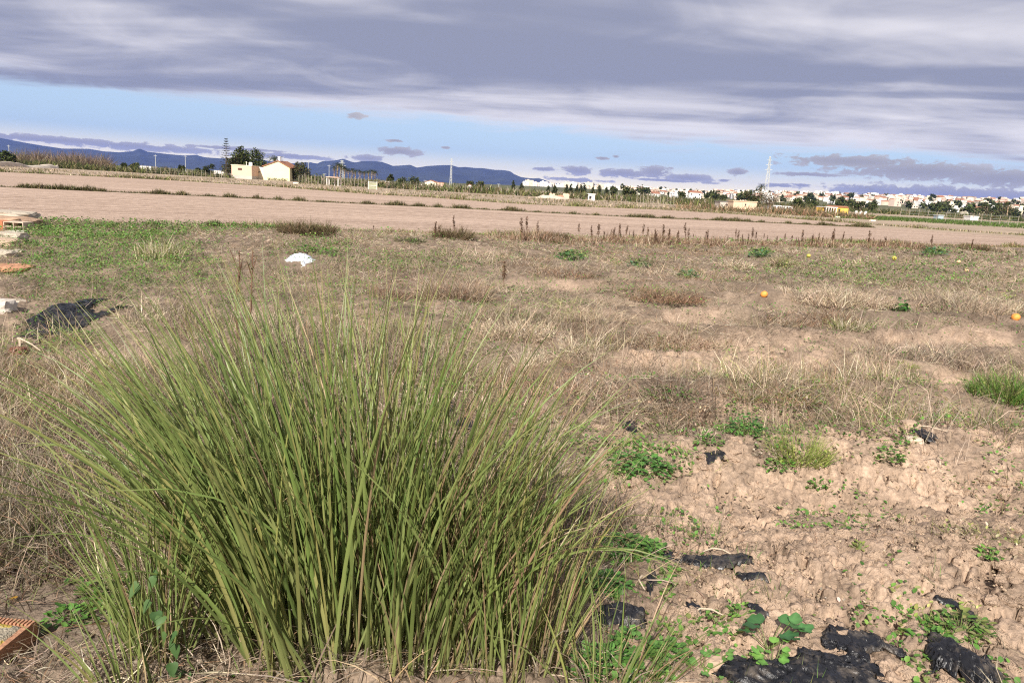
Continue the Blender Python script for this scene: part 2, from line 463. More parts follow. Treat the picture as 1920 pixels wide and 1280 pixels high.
class MB:
    """collects boxes, tubes and polygons into one mesh"""
    def __init__(s):
        s.v = []; s.f = []

    def add(s, vs, fs):
        n = len(s.v); s.v += [tuple(p) for p in vs]; s.f += [tuple(i + n for i in f) for f in fs]
        return s

    def box(s, c, size, rz=0.0, taper=1.0):
        hx, hy, hz = size[0] / 2, size[1] / 2, size[2] / 2
        ca, sa = math.cos(rz), math.sin(rz); vs = []
        for dz in (-1, 1):
            k = taper if dz > 0 else 1
            for dx, dy in ((-1, -1), (1, -1), (1, 1), (-1, 1)):
                x, y = dx * hx * k, dy * hy * k
                vs.append((c[0] + x * ca - y * sa, c[1] + x * sa + y * ca, c[2] + dz * hz))
        return s.add(vs, [(3, 2, 1, 0), (4, 5, 6, 7), (0, 1, 5, 4), (1, 2, 6, 5), (2, 3, 7, 6), (3, 0, 4, 7)])

    def tube(s, p0, p1, r0, r1=None, n=6):
        r1 = r0 if r1 is None else r1
        p0 = Vector(p0); p1 = Vector(p1); d = (p1 - p0).normalized()
        a = d.orthogonal().normalized(); b = d.cross(a)
        vs = []
        for p, r in ((p0, r0), (p1, r1)):
            for k in range(n):
                t = 2 * math.pi * k / n
                vs.append(p + a * (r * math.cos(t)) + b * (r * math.sin(t)))
        fs = [(k, (k + 1) % n, n + (k + 1) % n, n + k) for k in range(n)] + [tuple(range(n - 1, -1, -1)), tuple(range(n, 2 * n))]
        return s.add(vs, fs)

    def path(s, pts, rads, n=6):
        for i in range(len(pts) - 1):
            s.tube(pts[i], pts[i + 1], rads[i], rads[i + 1], n)
        return s

    def prism(s, poly, y0, y1):
        """polygon in x,z pushed along y"""
        n = len(poly)
        vs = [(p[0], y0, p[1]) for p in poly] + [(p[0], y1, p[1]) for p in poly]
        fs = [tuple(range(n)), tuple(range(2 * n - 1, n - 1, -1))] + [(k, k + n, (k + 1) % n + n, (k + 1) % n) for k in range(n)]
        return s.add(vs, fs)

    def mesh(s, name, m, smooth=False):
        me = bpy.data.meshes.new(name); me.from_pydata(s.v, [], s.f); me.materials.append(m)
        if smooth:
            me.polygons.foreach_set('use_smooth', [True] * len(me.polygons))
        me.update()
        return me


def blade_geo(base, heading, L, phi0, droop, width, K=3, twist=None, fold=0.0, taper=1.6, bend_h=None):
    """curved grass blades: base (N,3), heading, length, starting elevation angle, total droop"""
    N = len(base)
    L = np.broadcast_to(L, N); phi0 = np.broadcast_to(phi0, N); droop = np.broadcast_to(droop, N); width = np.broadcast_to(width, N)
    tw = np.zeros(N) if twist is None else twist
    bh = np.zeros(N) if bend_h is None else bend_h
    p = base.astype(float).copy()
    rows = []
    cols = 3 if fold else 2
    for k in range(K + 1):
        t = k / K
        ph = phi0 - droop * t ** 1.5; hd = heading + bh * t
        hx, hy = np.cos(hd), np.sin(hd)
        tan = np.stack([np.cos(ph) * hx, np.cos(ph) * hy, np.sin(ph)], 1)
        nrm = np.stack([-np.sin(ph) * hx, -np.sin(ph) * hy, np.cos(ph)], 1)
        side = np.stack([-hy, hx, np.zeros(N)], 1)
        s = side * np.cos(tw)[:, None] + nrm * np.sin(tw)[:, None]
        nn = nrm * np.cos(tw)[:, None] - side * np.sin(tw)[:, None]
        w = (width * (0.75 + 0.25 * min(1, t * 3)) * (1 - t ** taper) * 0.5)[:, None]
        if k == K:
            rows.append(p[:, None, :])
        elif fold:
            rows.append(np.stack([p - s * w, p - nn * w * fold, p + s * w], 1))
        else:
            rows.append(np.stack([p - s * w, p + s * w], 1))
        p = p + tan * (L / K)[:, None]
    V = np.concatenate(rows, 1)                       # N, cols*K+1, 3
    q = []; tr = []
    for k in range(K):
        for c in range(cols - 1):
            a = k * cols + c
            if k < K - 1:
                q.append((a, a + 1, a + cols + 1, a + cols))
            else:
                tr.append((a, a + 1, K * cols))
    return V, np.array(q, np.int64).reshape(-1, 4), np.array(tr, np.int64)


def join_blades(geo, col, tipcol=None):
    V, q, t = geo; N, n, _ = V.shape
    off = (np.arange(N) * n)[:, None, None]
    Q = (q[None] + off).reshape(-1, 4) if len(q) else np.zeros((0, 4), int)
    T = (t[None] + off).reshape(-1, 3)
    C = np.repeat(np.asarray(col)[:, None, :], n, 1)
    if tipcol is not None:
        C[:, n // 2:, :] = C[:, n // 2:, :] * 0.4 + np.asarray(tipcol)[:, None, :] * 0.6
    return V.reshape(-1, 3), Q, T, C.reshape(-1, 3)


def merge(parts):
    vs, qs, ts, cs = [], [], [], []; o = 0
    for v, q, t, c in parts:
        vs.append(v); qs.append(np.asarray(q).reshape(-1, 4) + o); ts.append(np.asarray(t).reshape(-1, 3) + o); cs.append(c); o += len(v)
    return np.concatenate(vs), np.concatenate(qs), np.concatenate(ts), np.concatenate(cs)


def leaf_cards(cen, size, heading, tilt, col, fold=0.35, aspect=0.6, roll=None):
    """small folded leaves: 6 vertices, two quads"""
    N = len(cen)
    size = np.broadcast_to(size, N)[:, None]
    hx, hy = np.cos(heading), np.sin(heading)
    tan = np.stack([np.cos(tilt) * hx, np.cos(tilt) * hy, np.sin(tilt)], 1)
    nrm = np.stack([-np.sin(tilt) * hx, -np.sin(tilt) * hy, np.cos(tilt)], 1)
    side = np.stack([-hy, hx, np.zeros(N)], 1)
    if roll is not None:
        s2 = side * np.cos(roll)[:, None] + nrm * np.sin(roll)[:, None]; nrm = nrm * np.cos(roll)[:, None] - side * np.sin(roll)[:, None]; side = s2
    w = size * aspect * 0.5
    V = np.stack([cen, cen + tan * size * 0.35 + side * w + nrm * w * fold, cen + tan * size * 0.8 + side * w * 0.75 + nrm * w * fold * 0.6, cen + tan * size,
                  cen + tan * size * 0.8 - side * w * 0.75 + nrm * w * fold * 0.6, cen + tan * size * 0.35 - side * w + nrm * w * fold], 1)
    q = np.array([(0, 1, 2, 3), (0, 3, 4, 5)])
    Q = (q[None] + (np.arange(N) * 6)[:, None, None]).reshape(-1, 4)
    return V.reshape(-1, 3), Q, np.zeros((0, 3), int), np.repeat(np.asarray(col)[:, None, :], 6, 1).reshape(-1, 3)


def pick(cols, n, jit=0.18):
    cols = np.array(cols); c = cols[rng.integers(0, len(cols), n)]
    return np.clip(c * (1 + (rng.random((n, 1)) - 0.5) * 2 * jit) * (1 + (rng.random((n, 3)) - 0.5) * jit * 0.5), 0.005, 1)


U = lambda a, b, n: rng.uniform(a, b, n)

# ================================================================== THE SETTING
# ------------------------------------------------------------------ ground: one sheet from the feet to the horizon
SOIL = np.array((0.43, 0.31, 0.22)); SOIL_D = np.array((0.235, 0.165, 0.11)); LITTER = np.array((0.235, 0.175, 0.125))  # litter brown, darkened to stand in for shade between the blades
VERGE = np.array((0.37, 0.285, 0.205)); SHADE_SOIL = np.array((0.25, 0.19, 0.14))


def build_ground():
    fr = np.radians(np.linspace(-45, 45, 720))
    bk = np.radians(np.linspace(45, 315, 40)[1:-1])
    ang = np.concatenate([fr, bk])
    r = [0.25, 0.6, 1.0, 1.4]
    q = 1.65
    while q < 14000:
        r.append(q); q *= 1.0047 if 2.0 < q < 10.5 else 1.013 if q < 32 else 1.08
    r = np.array(r)
    A, RR = np.meshgrid(ang, r)
    x = (RR * np.sin(A)).ravel(); y = (RR * np.cos(A)).ravel()
    z = ground_h(x, y, True)
    n = len(ang); m = len(r)
    i = np.arange(m - 1)[:, None] * n; j = np.arange(n)[None, :]; j2 = (j + 1) % n
    quads = np.stack([i + j, i + n + j, i + n + j2, i + j2], -1).reshape(-1, 4)
    bare = patch(x, y, BARE); d = np.hypot(x, y)
    t = fbm(x * 1.1, y * 1.1, 12, 4)[:, None]; t2 = fbm(x * 6, y * 6, 14, 4)[:, None]
    soil = SOIL * (0.78 + 0.44 * t) * (0.8 + 0.4 * t2)
    soil = soil * (1 - sstep(0.55 - t2, 0.0, 0.12) * 0.18)
    lit = LITTER * (0.35 + 1.3 * fbm(x * 4, y * 4, 19, 5, 0.65)[:, None]) * (0.6 + 0.8 * t2)
    c = lit * (1 - bare[:, None]) + soil * bare[:, None]
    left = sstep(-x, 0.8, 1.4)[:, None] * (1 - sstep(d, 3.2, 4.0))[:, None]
    c = c * (1 - left) + SHADE_SOIL * (0.75 + 0.5 * t2) * left  # near-left corner: its dim shade is put into the soil colour
    far = sstep(edge_dist(x, y), -0.5, 0.5)[:, None]
    c = c * (1 - far) + VERGE * (0.75 + 0.5 * fbm(x * 0.2, y * 0.2, 31, 4)[:, None]) * far
    vf = sstep(d, 350, 900)[:, None]
    c = c * (1 - vf) + np.array((0.12, 0.12, 0.06)) * (0.6 + 0.8 * fbm(x / 60, y / 60, 41, 3)[:, None]) * vf
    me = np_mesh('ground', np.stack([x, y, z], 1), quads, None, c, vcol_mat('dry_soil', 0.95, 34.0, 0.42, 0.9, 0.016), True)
    # close the small hole under the camera
    obj('ground', me, kind='structure')


build_ground()


def field_mat():
    m, nt, b, o = mat('tilled_soil')
    uv = nt.nodes.new('ShaderNodeUVMap')
    def noise(sx, sy, scale, det=5, rough=0.6):
        mp = nt.nodes.new('ShaderNodeMapping'); mp.inputs['Scale'].default_value = (sx, sy, 1)
        nt.links.new(uv.outputs[0], mp.inputs[0])
        n = nt.nodes.new('ShaderNodeTexNoise'); n.inputs['Scale'].default_value = scale; n.inputs['Detail'].default_value = det; n.inputs['Roughness'].default_value = rough
        nt.links.new(mp.outputs[0], n.inputs['Vector'])
        return n.outputs[0]
    big = noise(0.25, 1.0, 0.35); line = noise(0.02, 1.0, 0.9, 4, 0.7); clod = noise(1.0, 0.42, 3.4, 6, 0.8)
    r = nt.nodes.new('ShaderNodeValToRGB'); r.color_ramp.elements[0].position = 0.41; r.color_ramp.elements[1].position = 0.59
    r.color_ramp.elements[0].color = (0.265, 0.187, 0.137, 1); r.color_ramp.elements[1].color = (0.515, 0.385, 0.298, 1)
    ad = nt.nodes.new('ShaderNodeMath'); ad.operation = 'MULTIPLY_ADD'; ad.inputs[1].default_value = 0.35
    nt.links.new(line, ad.inputs[0]); 
    ad2 = nt.nodes.new('ShaderNodeMath'); ad2.operation = 'MULTIPLY_ADD'; ad2.inputs[1].default_value = 0.20
    nt.links.new(big, ad2.inputs[0])
    ad3 = nt.nodes.new('ShaderNodeMath'); ad3.operation = 'MULTIPLY'; ad3.inputs[1].default_value = 0.45
    nt.links.new(clod, ad3.inputs[0]); nt.links.new(ad3.outputs[0], ad2.inputs[2]); nt.links.new(ad2.outputs[0], ad.inputs[2])
    nt.links.new(ad.outputs[0], r.inputs[0]); nt.links.new(r.outputs[0], b.inputs['Base Color'])
    mxh = nt.nodes.new('ShaderNodeMath'); mxh.operation = 'MULTIPLY_ADD'; mxh.inputs[1].default_value = 0.9
    nt.links.new(line, mxh.inputs[0]); nt.links.new(clod, mxh.inputs[2])
    bp = nt.nodes.new('ShaderNodeBump'); bp.inputs['Strength'].default_value = 0.85; bp.inputs['Distance'].default_value = 0.09
    nt.links.new(mxh.outputs[0], bp.inputs['Height']); nt.links.new(bp.outputs[0], b.inputs['Normal'])
    b.inputs['Roughness'].default_value = 0.95; b.inputs['Specular IOR Level'].default_value = 0.08
    return m


M_FIELD = field_mat()


def field_strip(A, B, ins_a, ins_b, nrow):
    n = len(A)
    d = B - A; ln = np.linalg.norm(d, axis=1, keepdims=True); ln = np.maximum(ln, 0.01); dn = d / ln
    ins = np.minimum(ln * 0.3, 1.0)
    P0 = A + dn * np.minimum(ins_a, ln * 0.2); P1 = B - dn * np.minimum(ins_b, ln * 0.2)
    s = np.concatenate([[0], np.cumsum(np.linalg.norm(np.diff(P0, axis=0), axis=1))])
    t = np.linspace(0, 1, nrow) ** 1.2
    P = P0[None] * (1 - t[:, None, None]) + P1[None] * t[:, None, None]
    x, y = P[..., 0].ravel(), P[..., 1].ravel()
    edge = np.minimum(t, 1 - t)[:, None] * ln[:, 0][None]
    rag = (fbm(x * 1.5, y * 1.5, 61, 3) - 0.5).reshape(nrow, n)
    z = 0.018 * sstep(edge + rag * 0.5, 0.0, 0.6) + (fbm(x * 2.2, y * 2.2, 77, 3) - 0.5).reshape(nrow, n) * 0.024
    z = np.maximum(z, 0.008)
    uvt = t[:, None] * ln[:, 0][None]; uvs = np.repeat(s[None], nrow, 0)
    i = np.arange(nrow - 1)[:, None] * n; j = np.arange(n - 1)[None]
    q = np.stack([i + j, i + j + 1, i + n + j + 1, i + n + j], -1).reshape(-1, 4)
    me = np_mesh('tilled_field', np.stack([x, y, z.ravel()], 1), q, None, None, M_FIELD, True)
    uvl = me.uv_layers.new(name='UVMap')
    uv = np.stack([uvs.ravel(), uvt.ravel()], 1)[q.ravel()]
    uvl.data.foreach_set('uv', uv.astype(np.float32).ravel())
    obj('tilled_field', me, kind='structure')


_A = line_pts(NEAR_EDGE, 420, -280, 2280); _B = line_pts(BERM1, 420, -280, 2280); _C = line_pts(BERM2, 420, -280, 2280)
field_strip(_A, _B, 0.1, 0.3, 56)
field_strip(_B[:310], _C[:310], 0.3, 0.9, 40)

# ------------------------------------------------------------------ mountains
RIDGE = [(-400, 248), (-200, 252), (-60, 250), (0, 258), (53, 269), (91, 275), (118, 279), (169, 279.6), (196, 284), (224, 286), (249, 284), (263, 279), (278, 285), (312, 289), (348, 292),
         (369, 291), (383, 295), (411, 297), (450, 297), (488, 298.6), (504, 302), (541, 307), (579, 304), (594, 307), (604, 302.5), (626, 301), (643, 298), (660, 304), (666, 305), (678, 303),
         (701, 302.5), (716, 304), (736, 311), (769, 309), (781, 314.5), (800, 311.4), (827, 310), (845, 310), (859, 314), (870, 313), (891, 315), (902, 315), (927, 319), (942, 319),
         (955, 321), (963, 326.6), (976, 332), (996, 334.5), (1009, 334), (1022, 338), (1034, 343.5), (1069, 344.4), (1090, 343), (1105, 344.4), (1126, 347), (1139, 346), (1150, 350), (1165, 354.5),
         (1199, 357), (1225, 360), (1260, 366)]
RIDGE2 = [(980, 348), (1060, 346), (1130, 350), (1200, 353), (1260, 355.5), (1290, 356), (1330, 358), (1370, 355.5), (1400, 357), (1440, 358.5), (1480, 361), (1540, 366), (1620, 374), (1680, 372), (1720, 378), (1800, 384), (1880, 380), (1930, 378), (2000, 384), (2200, 400), (2500, 420)]


def mountains(ridge, D, depth, amp, base, nm, seed):
    pxs = np.linspace(ridge[0][0], ridge[-1][0], 520)
    pys = np.interp(pxs, [p[0] for p in ridge], [p[1] for p in ridge])
    hz = np.array([horizon_y(p) for p in pxs])
    X0 = np.array([at(p, D)[0] for p in pxs])
    # height of the crest: pixels above the horizon at that distance
    H = np.maximum((hz - pys) * math.cos(ROLL) * D / F * 0.985, 0) + CAM_H
    H = np.where(hz - pys < 0.5, 0, H)
    t = np.linspace(-1, 1, 30)
    T, HH = np.meshgrid(t, H, indexing='ij'); XX = np.repeat(X0[None], len(t), 0)
    Yv = D + T * depth
    XX = XX * (Yv / D)
    prof = np.maximum(1 - np.abs(T) ** 1.1, 0)
    n = fbm(XX / (depth * 0.22), Yv / (depth * 0.3), seed, 5, 0.55)
    rib = np.abs(fbm(XX / (depth * 0.1), Yv / (depth * 0.5), seed + 9, 4) - 0.5) * 2
    z = HH * prof * (1 + (n - 0.5) * amp * (1 - prof) * 2 - rib * 0.35 * (1 - prof)) - 1.0
    c = np.array(base) * (0.6 + 0.8 * fbm(XX.ravel() / 260, Yv.ravel() / 260, seed + 3, 4)[:, None])
    m = len(pxs); i = np.arange(len(t) - 1)[:, None] * m; j = np.arange(m - 1)[None]
    q = np.stack([i + j, i + j + 1, i + m + j + 1, i + m + j], -1).reshape(-1, 4)
    me = np_mesh(nm, np.stack([XX.ravel(), Yv.ravel(), z.ravel()], 1), q, None, c, vcol_mat(nm + '_scrub', 0.95, 0.01, 0.3, 0.0), True)
    obj(nm, me, kind='structure')


mountains(RIDGE, 10500, 2300, 1.1, (0.045, 0.05, 0.034), 'mountain_range', 3)
mountains(RIDGE2, 13000, 900, 0.8, (0.06, 0.06, 0.045), 'low_hills', 13)

# ------------------------------------------------------------------ haze
hb = MB().box((0, 0, 164), (29400, 29400, 332))
hm = bpy.data.materials.new('haze_air'); hm.use_nodes = True
ht = hm.node_tree; ht.nodes.clear()
ho = ht.nodes.new('ShaderNodeOutputMaterial'); hv = ht.nodes.new('ShaderNodeVolumePrincipled')
hv.inputs['Color'].default_value = (0.18, 0.31, 0.93, 1); hv.inputs['Density'].default_value = 4.4e-5; hv.inputs['Anisotropy'].default_value = 0.0
ht.links.new(hv.outputs[0], ho.inputs['Volume'])
obj('haze', hb.mesh('haze', hm), kind='stuff')

# ================================================================== GROUND VEGETATION (uncountable)
TAN = [(0.46, 0.355, 0.25), (0.40, 0.30, 0.21), (0.53, 0.42, 0.30), (0.33, 0.25, 0.175), (0.36, 0.29, 0.185)]
GREY = [(0.36, 0.29, 0.22), (0.28, 0.225, 0.17), (0.42, 0.345, 0.26), (0.22, 0.17, 0.125)]
RUST = [(0.26, 0.16, 0.10), (0.32, 0.20, 0.125), (0.20, 0.125, 0.08), (0.37, 0.25, 0.16)]
PALEC = [(0.58, 0.48, 0.335), (0.52, 0.42, 0.29), (0.64, 0.55, 0.41)]
OLIVE = [(0.16, 0.19, 0.055), (0.21, 0.235, 0.07), (0.27, 0.26, 0.10), (0.12, 0.155, 0.045)]
GRN = [(0.09, 0.20, 0.036), (0.12, 0.25, 0.045), (0.075, 0.165, 0.03), (0.15, 0.27, 0.05)]


def plot_points(n, d0, d1, power, amax=40):
    """random points of the fallow plot, thinning with distance"""
    a = np.radians(U(-amax, amax, n)); u = rng.random(n)
    e = 2 - power
    d = (d0 ** e + u * (d1 ** e - d0 ** e)) ** (1 / e)
    x, y = d * np.sin(a), d * np.cos(a)
    return x, y, d


def tuft_keepout(x, y):
    return np.hypot((x + 0.35) / 1.0, (y - 2.55) / 0.42)


def on_plot(x, y):
    return edge_dist(x, y) < -0.05


# open spots in the grass in front of things that lie on the ground (column, row, half-width, rows below)
OPEN = [(1432, 556, 26, 26), (1903, 601, 26, 26), (1812, 508, 16, 18), (1797, 493, 14, 14), (1516, 482, 14, 14), (1676, 488, 14, 16), (560, 488, 44, 20),
        (120, 600, 90, 36), (1180, 798, 30, 26), (1727, 815, 26, 26), (1688, 580, 22, 26), (1070, 486, 34, 18), (1425, 482, 30, 16), (1752, 477, 30, 14), (20, 508, 40, 16), (20, 580, 50, 40)]


def open_spot(x, y):
    px, py = to_pix(x, y); m = np.zeros(np.shape(px), bool)
    for (cx, cy, w, h) in OPEN:
        m |= (np.abs(px - cx) < w) & (py > cy - 6) & (py < cy + h)
    return m


def dry_grass():
    parts = []
    # clumps: each leans and has a colour and height of its own
    x, y, d = plot_points(26000, 2.6, 44, 1.15)
    # the thick tangle left of the tall clump
    ex = rng.random(3200); a2 = np.radians(U(-38, -14, 3200)); d2 = 3.0 + 4.0 * ex ** 1.2
    x = np.concatenate([x, d2 * np.sin(a2)]); y = np.concatenate([y, d2 * np.cos(a2)]); d = np.hypot(x, y)
    bare = patch(x, y, BARE); green = patch(x, y, GREEN); red = patch(x, y, RED); pale = patch(x, y, PALE)
    clumpy = fbm(x * 0.9, y * 0.9, 51, 3)
    px, py = to_pix(x, y)
    dens = (1 - bare * 0.985) * (0.30 + 1.1 * sstep(clumpy, 0.40, 0.60)) * (1 - 0.85 * green)
    dens = np.where((py > 1000) & (px > 200), dens * np.where(px > 1330, 0.03, 0.25), dens)
    tangle = np.arange(len(x)) >= 26000
    dens = np.where(tangle, (1 - bare) * 0.9, dens)
    keep = (rng.random(len(x)) < dens) & on_plot(x, y) & (tuft_keepout(x, y) > 0.95) & ~open_spot(x, y)
    x, y, d, red, pale, green, clumpy, px, py, tangle = [v[keep] for v in (x, y, d, red, pale, green, clumpy, px, py, tangle)]
    n = len(x)
    z = ground_h(x, y)
    lean = U(0, 2 * np.pi, n)
    tall = np.clip(0.35 + 3.2 * (clumpy - 0.40), 0.3, 1.05) * U(0.6, 1.3, n)
    tall = np.where(tangle, U(0.45, 1.0, n), tall)
    tone = np.clip(0.94 + 3.2 * (fbm(x * 0.9 + 30, y * 0.9, 61, 4) - 0.5), 0.4, 1.5)
    nb = np.clip((34 - d * 0.6) * U(0.6, 1.3, n), 12, 40).astype(int)
    # kinds
    r = rng.random(n)
    kind = np.where(r < 0.55 * red + 0.24, 2, np.where(r > 1 - 0.55 * pale - 0.08, 3, np.where(rng.random(n) < 0.42, 1, 0)))
    kind = np.where(rng.random(n) < 0.17 + green * 0.5, 4, kind)
    idx = np.repeat(np.arange(n), nb); N = len(idx)
    pal = [TAN, GREY, RUST, PALEC, OLIVE]
    cc = np.zeros((n, 3))
    for k in range(5):
        m = kind == k; cc[m] = pick(pal[k], m.sum(), 0.2)
    col = cc[idx] * (U(0.5, 1.4, N) * tone[idx])[:, None]
    mix = rng.random(N) < 0.3
    col[mix] = pick(TAN + GREY + RUST, mix.sum(), 0.25)
    spread = (0.05 + 0.13 * tall[idx]) * (0.5 + rng.random(N))
    th = U(0, 2 * np.pi, N)
    bx = x[idx] + np.cos(th) * spread * rng.random(N) * 1.5; by = y[idx] + np.sin(th) * spread * rng.random(N) * 1.5
    hd = np.where(rng.random(N) < 0.45, th, lean[idx] + rng.normal(0, 0.8, N))
    L = tall[idx] * U(0.14, 0.42, N)
    L = np.where(kind[idx] == 2, L * 0.7, L)
    ph = U(0.2, 1.4, N); dr = U(0.4, 2.4, N)
    w = np.maximum(0.0035 * U(0.7, 1.7, N), d[idx] * 0.00058 * U(0.7, 1.3, N))
    base = np.stack([bx, by, z[idx] - 0.015], 1)
    tw = U(-0.8, 0.8, N); bh = rng.normal(0, 0.5, N)
    dd = d[idx]
    for m, K in ((dd < 6, 3), ((dd >= 6) & (dd < 9.5), 2), (dd >= 9.5, 1)):
        sag = 0.45 if K == 1 else 0.0
        parts.append(join_blades(blade_geo(base[m], hd[m], L[m], ph[m] - sag * np.minimum(dr[m], 1.6), dr[m], w[m], K, tw[m], bend_h=bh[m]), col[m]))
    # fallen litter lying on the ground between them
    x, y, d = plot_points(190000, 2.3, 40, 1.4)
    bare = patch(x, y, BARE); red = patch(x, y, RED)
    dead = sstep(fbm(x * 1.5 + 8, y * 1.5, 89, 3), 0.50, 0.62) * 0.55
    dens = (1 - bare) * (0.3 + 0.9 * sstep(fbm(x * 1.8, y * 1.8, 88, 3), 0.35, 0.6)) + bare * np.maximum(dead, 0.02)
    dens = dens * (1 - 0.6 * patch(x, y, GREEN))
    keep = (rng.random(len(x)) < dens) & on_plot(x, y) & ~open_spot(x, y)
    x, y, d, red, bare = x[keep], y[keep], d[keep], red[keep], bare[keep]; N = len(x)
    z = ground_h(x, y)
    col = pick(TAN + GREY + GREY + RUST + PALEC, N, 0.3)
    m = rng.random(N) < red * 0.8
    col[m] = pick(RUST, m.sum(), 0.3)
    onb = bare > 0.4
    col[onb] = pick(GREY + RUST, onb.sum(), 0.3) * 0.65
    base = np.stack([x, y, z + U(0.002, 0.05, N) * np.where(onb, 0.3, 1)], 1)
    w = np.maximum(0.0032 * U(0.6, 1.8, N) * np.where(onb, 0.55, 1), d * 0.0006 * U(0.7, 1.3, N) * np.where(onb, 0.7, 1))
    hd = U(0, 6.28, N); L = U(0.06, 0.24, N) * np.where(onb, 0.5, 1); ph = U(-0.1, 0.6, N); dr = U(0.1, 1.0, N); tw = U(-1.2, 1.2, N); bh = rng.normal(0, 0.9, N)
    for m, K in ((d < 6.5, 2), (d >= 6.5, 1)):
        parts.append(join_blades(blade_geo(base[m], hd[m], L[m], ph[m], dr[m], w[m], K, tw[m], bend_h=bh[m]), col[m]))
    v, q, t, c = merge(parts)
    obj('dry_grass', np_mesh('dry_grass', v, q, t, c, M_STRAW), label='matted dry brown and straw coloured grass over the fallow plot', cat='grass', kind='stuff')


dry_grass()


def ground_cover():
    parts = []
    x, y, d = plot_points(640000, 2.2, 40, 1.12)
    green = patch(x, y, GREEN, 0.55)
    speck = sstep(fbm(x * 2.4, y * 2.4, 131, 3), 0.55, 0.66) * 0.45
    fineg = sstep(fbm(x * 7, y * 7, 133, 2), 0.35, 0.6)
    dens = np.maximum(green * 1.15, speck * 0.6) * (0.12 + 0.88 * fineg)
    keep = (rng.random(len(x)) < dens) & on_plot(x, y)
    x, y, d = x[keep], y[keep], d[keep]; N = len(x)
    z = ground_h(x, y)
    lush = fbm(x * 0.6, y * 0.6, 141, 2)
    col = pick(GRN, N, 0.3)
    col = np.where((rng.random(N) < 0.3)[:, None], pick(OLIVE, N, 0.25), col)
    col = col * (0.75 + 0.6 * lush[:, None])
    size = np.maximum(U(0.011, 0.032, N), d * 0.0021 * U(0.6, 1.4, N))
    hgt = U(0, 0.07, N) * sstep(d, 2.5, 6) + 0.006
    hgt = hgt * np.where(d > 11, 2.0, 1.0)
    cen = np.stack([x, y, z + hgt], 1)
    parts.append(leaf_cards(cen, size, U(0, 6.28, N), U(-0.2, 0.9, N), col, 0.3, 0.75))
    # fine green grass shoots
    x, y, d = plot_points(80000, 2.3, 40, 1.3)
    green = patch(x, y, GREEN, 0.6)
    speck = sstep(fbm(x * 2.0 + 50, y * 2.0, 151, 3), 0.55, 0.66) * 0.5
    keep = (rng.random(len(x)) < np.maximum(green * 0.8, speck)) & on_plot(x, y)
    x, y, d = x[keep], y[keep], d[keep]; N = len(x)
    base = np.stack([x, y, ground_h(x, y) - 0.005], 1)
    w = np.maximum(0.003 * U(0.7, 1.6, N), d * 0.00055)
    far = np.where(d > 9, 1.5, 1.0)
    g = blade_geo(base, U(0, 6.28, N), U(0.04, 0.13, N) * far, U(0.5, 1.5, N), U(0.2, 1.2, N), w, 2, U(-0.6, 0.6, N))
    parts.append(join_blades(g, pick(GRN + OLIVE + OLIVE, N, 0.25)))
    v, q, t, c = merge(parts)
    obj('ground_cover', np_mesh('ground_cover', v, q, t, c, M_LEAF), label='low green weeds and clover spreading over soil and dead grass', cat='weeds', kind='stuff')


ground_cover()


def strip_weeds(name, label, pts, width, n, hmin, hmax, cols, w0, cat='weeds', clump=0.5, seed=0, mat_=None, gap=0.0, even=0.0):
    """weeds growing along a line on the ground"""
    seg = np.linalg.norm(np.diff(pts, axis=0), axis=1); cs = np.concatenate([[0], np.cumsum(seg)])
    d0 = np.hypot(pts[:, 0], pts[:, 1])
    # denser where nearer so that the screen density stays even
    s = U(0, cs[-1], n * 3)
    x = np.interp(s, cs, pts[:, 0]); y = np.interp(s, cs, pts[:, 1])
    cl = fbm(x * 0.5, y * 0.5, 200 + seed, 3) * (0.6 - even * 0.35) + fbm(x * 1.6, y * 1.6, 210 + seed, 2) * (0.4 + even * 0.35)
    keep = rng.random(len(x)) < np.clip(sstep(cl, 0.5 - 0.25 * (1 - clump), 0.62) + (0.35 - gap), 0.0, 1) 
    x, y, cl = x[keep][:n], y[keep][:n], cl[keep][:n]; N = len(x)
    x = x + rng.normal(0, width * 0.4, N); y = y + rng.normal(0, width * 0.4, N)
    d = np.hypot(x, y)
    base = np.stack([x, y, ground_h(x, y) - 0.03], 1)
    tall = (0.6 + 0.9 * sstep(cl, 0.45, 0.7))
    w = np.maximum(w0, d * 0.0007) * U(0.6, 1.5, N)
    g = blade_geo(base, U(0, 6.28, N), U(hmin, hmax, N) * tall, U(0.6, 1.5, N), U(0.1, 1.0, N), w, 2, U(-1.2, 1.2, N), bend_h=rng.normal(0, 0.5, N))
    v, q, t, c = join_blades(g, pick(cols, N, 0.3))
    obj(name, np_mesh(name, v, q, t, c, mat_ or M_FAR), label=label, cat=cat, kind='stuff')


DARKG = [(0.07, 0.085, 0.03), (0.10, 0.11, 0.04), (0.15, 0.13, 0.06), (0.13, 0.10, 0.055), (0.19, 0.155, 0.085)]
strip_weeds('bank_weeds', 'thin line of dark weeds along the bank dividing the tilled field', line_pts(BERM1, 300, -280, 1640), 0.20, 14000, 0.16, 0.34, DARKG + [(0.08, 0.07, 0.04)], 0.02, seed=1, clump=0.5, even=1.0)
strip_weeds('field_edge_weeds', 'ragged grass and weeds along the far edge of the tilled field', line_pts(BERM2, 400, -280, 2100), 0.9, 15000, 0.15, 0.55, DARKG + DARKG + TAN + OLIVE, 0.03, seed=2, clump=0.45)
strip_weeds('plot_edge_weeds', 'low green and brown weeds along the near edge of the tilled field', line_pts(NEAR_EDGE, 300, -100, 2060), 0.35, 9000, 0.08, 0.28, DARKG + OLIVE + RUST, 0.012, seed=3, clump=0.5)
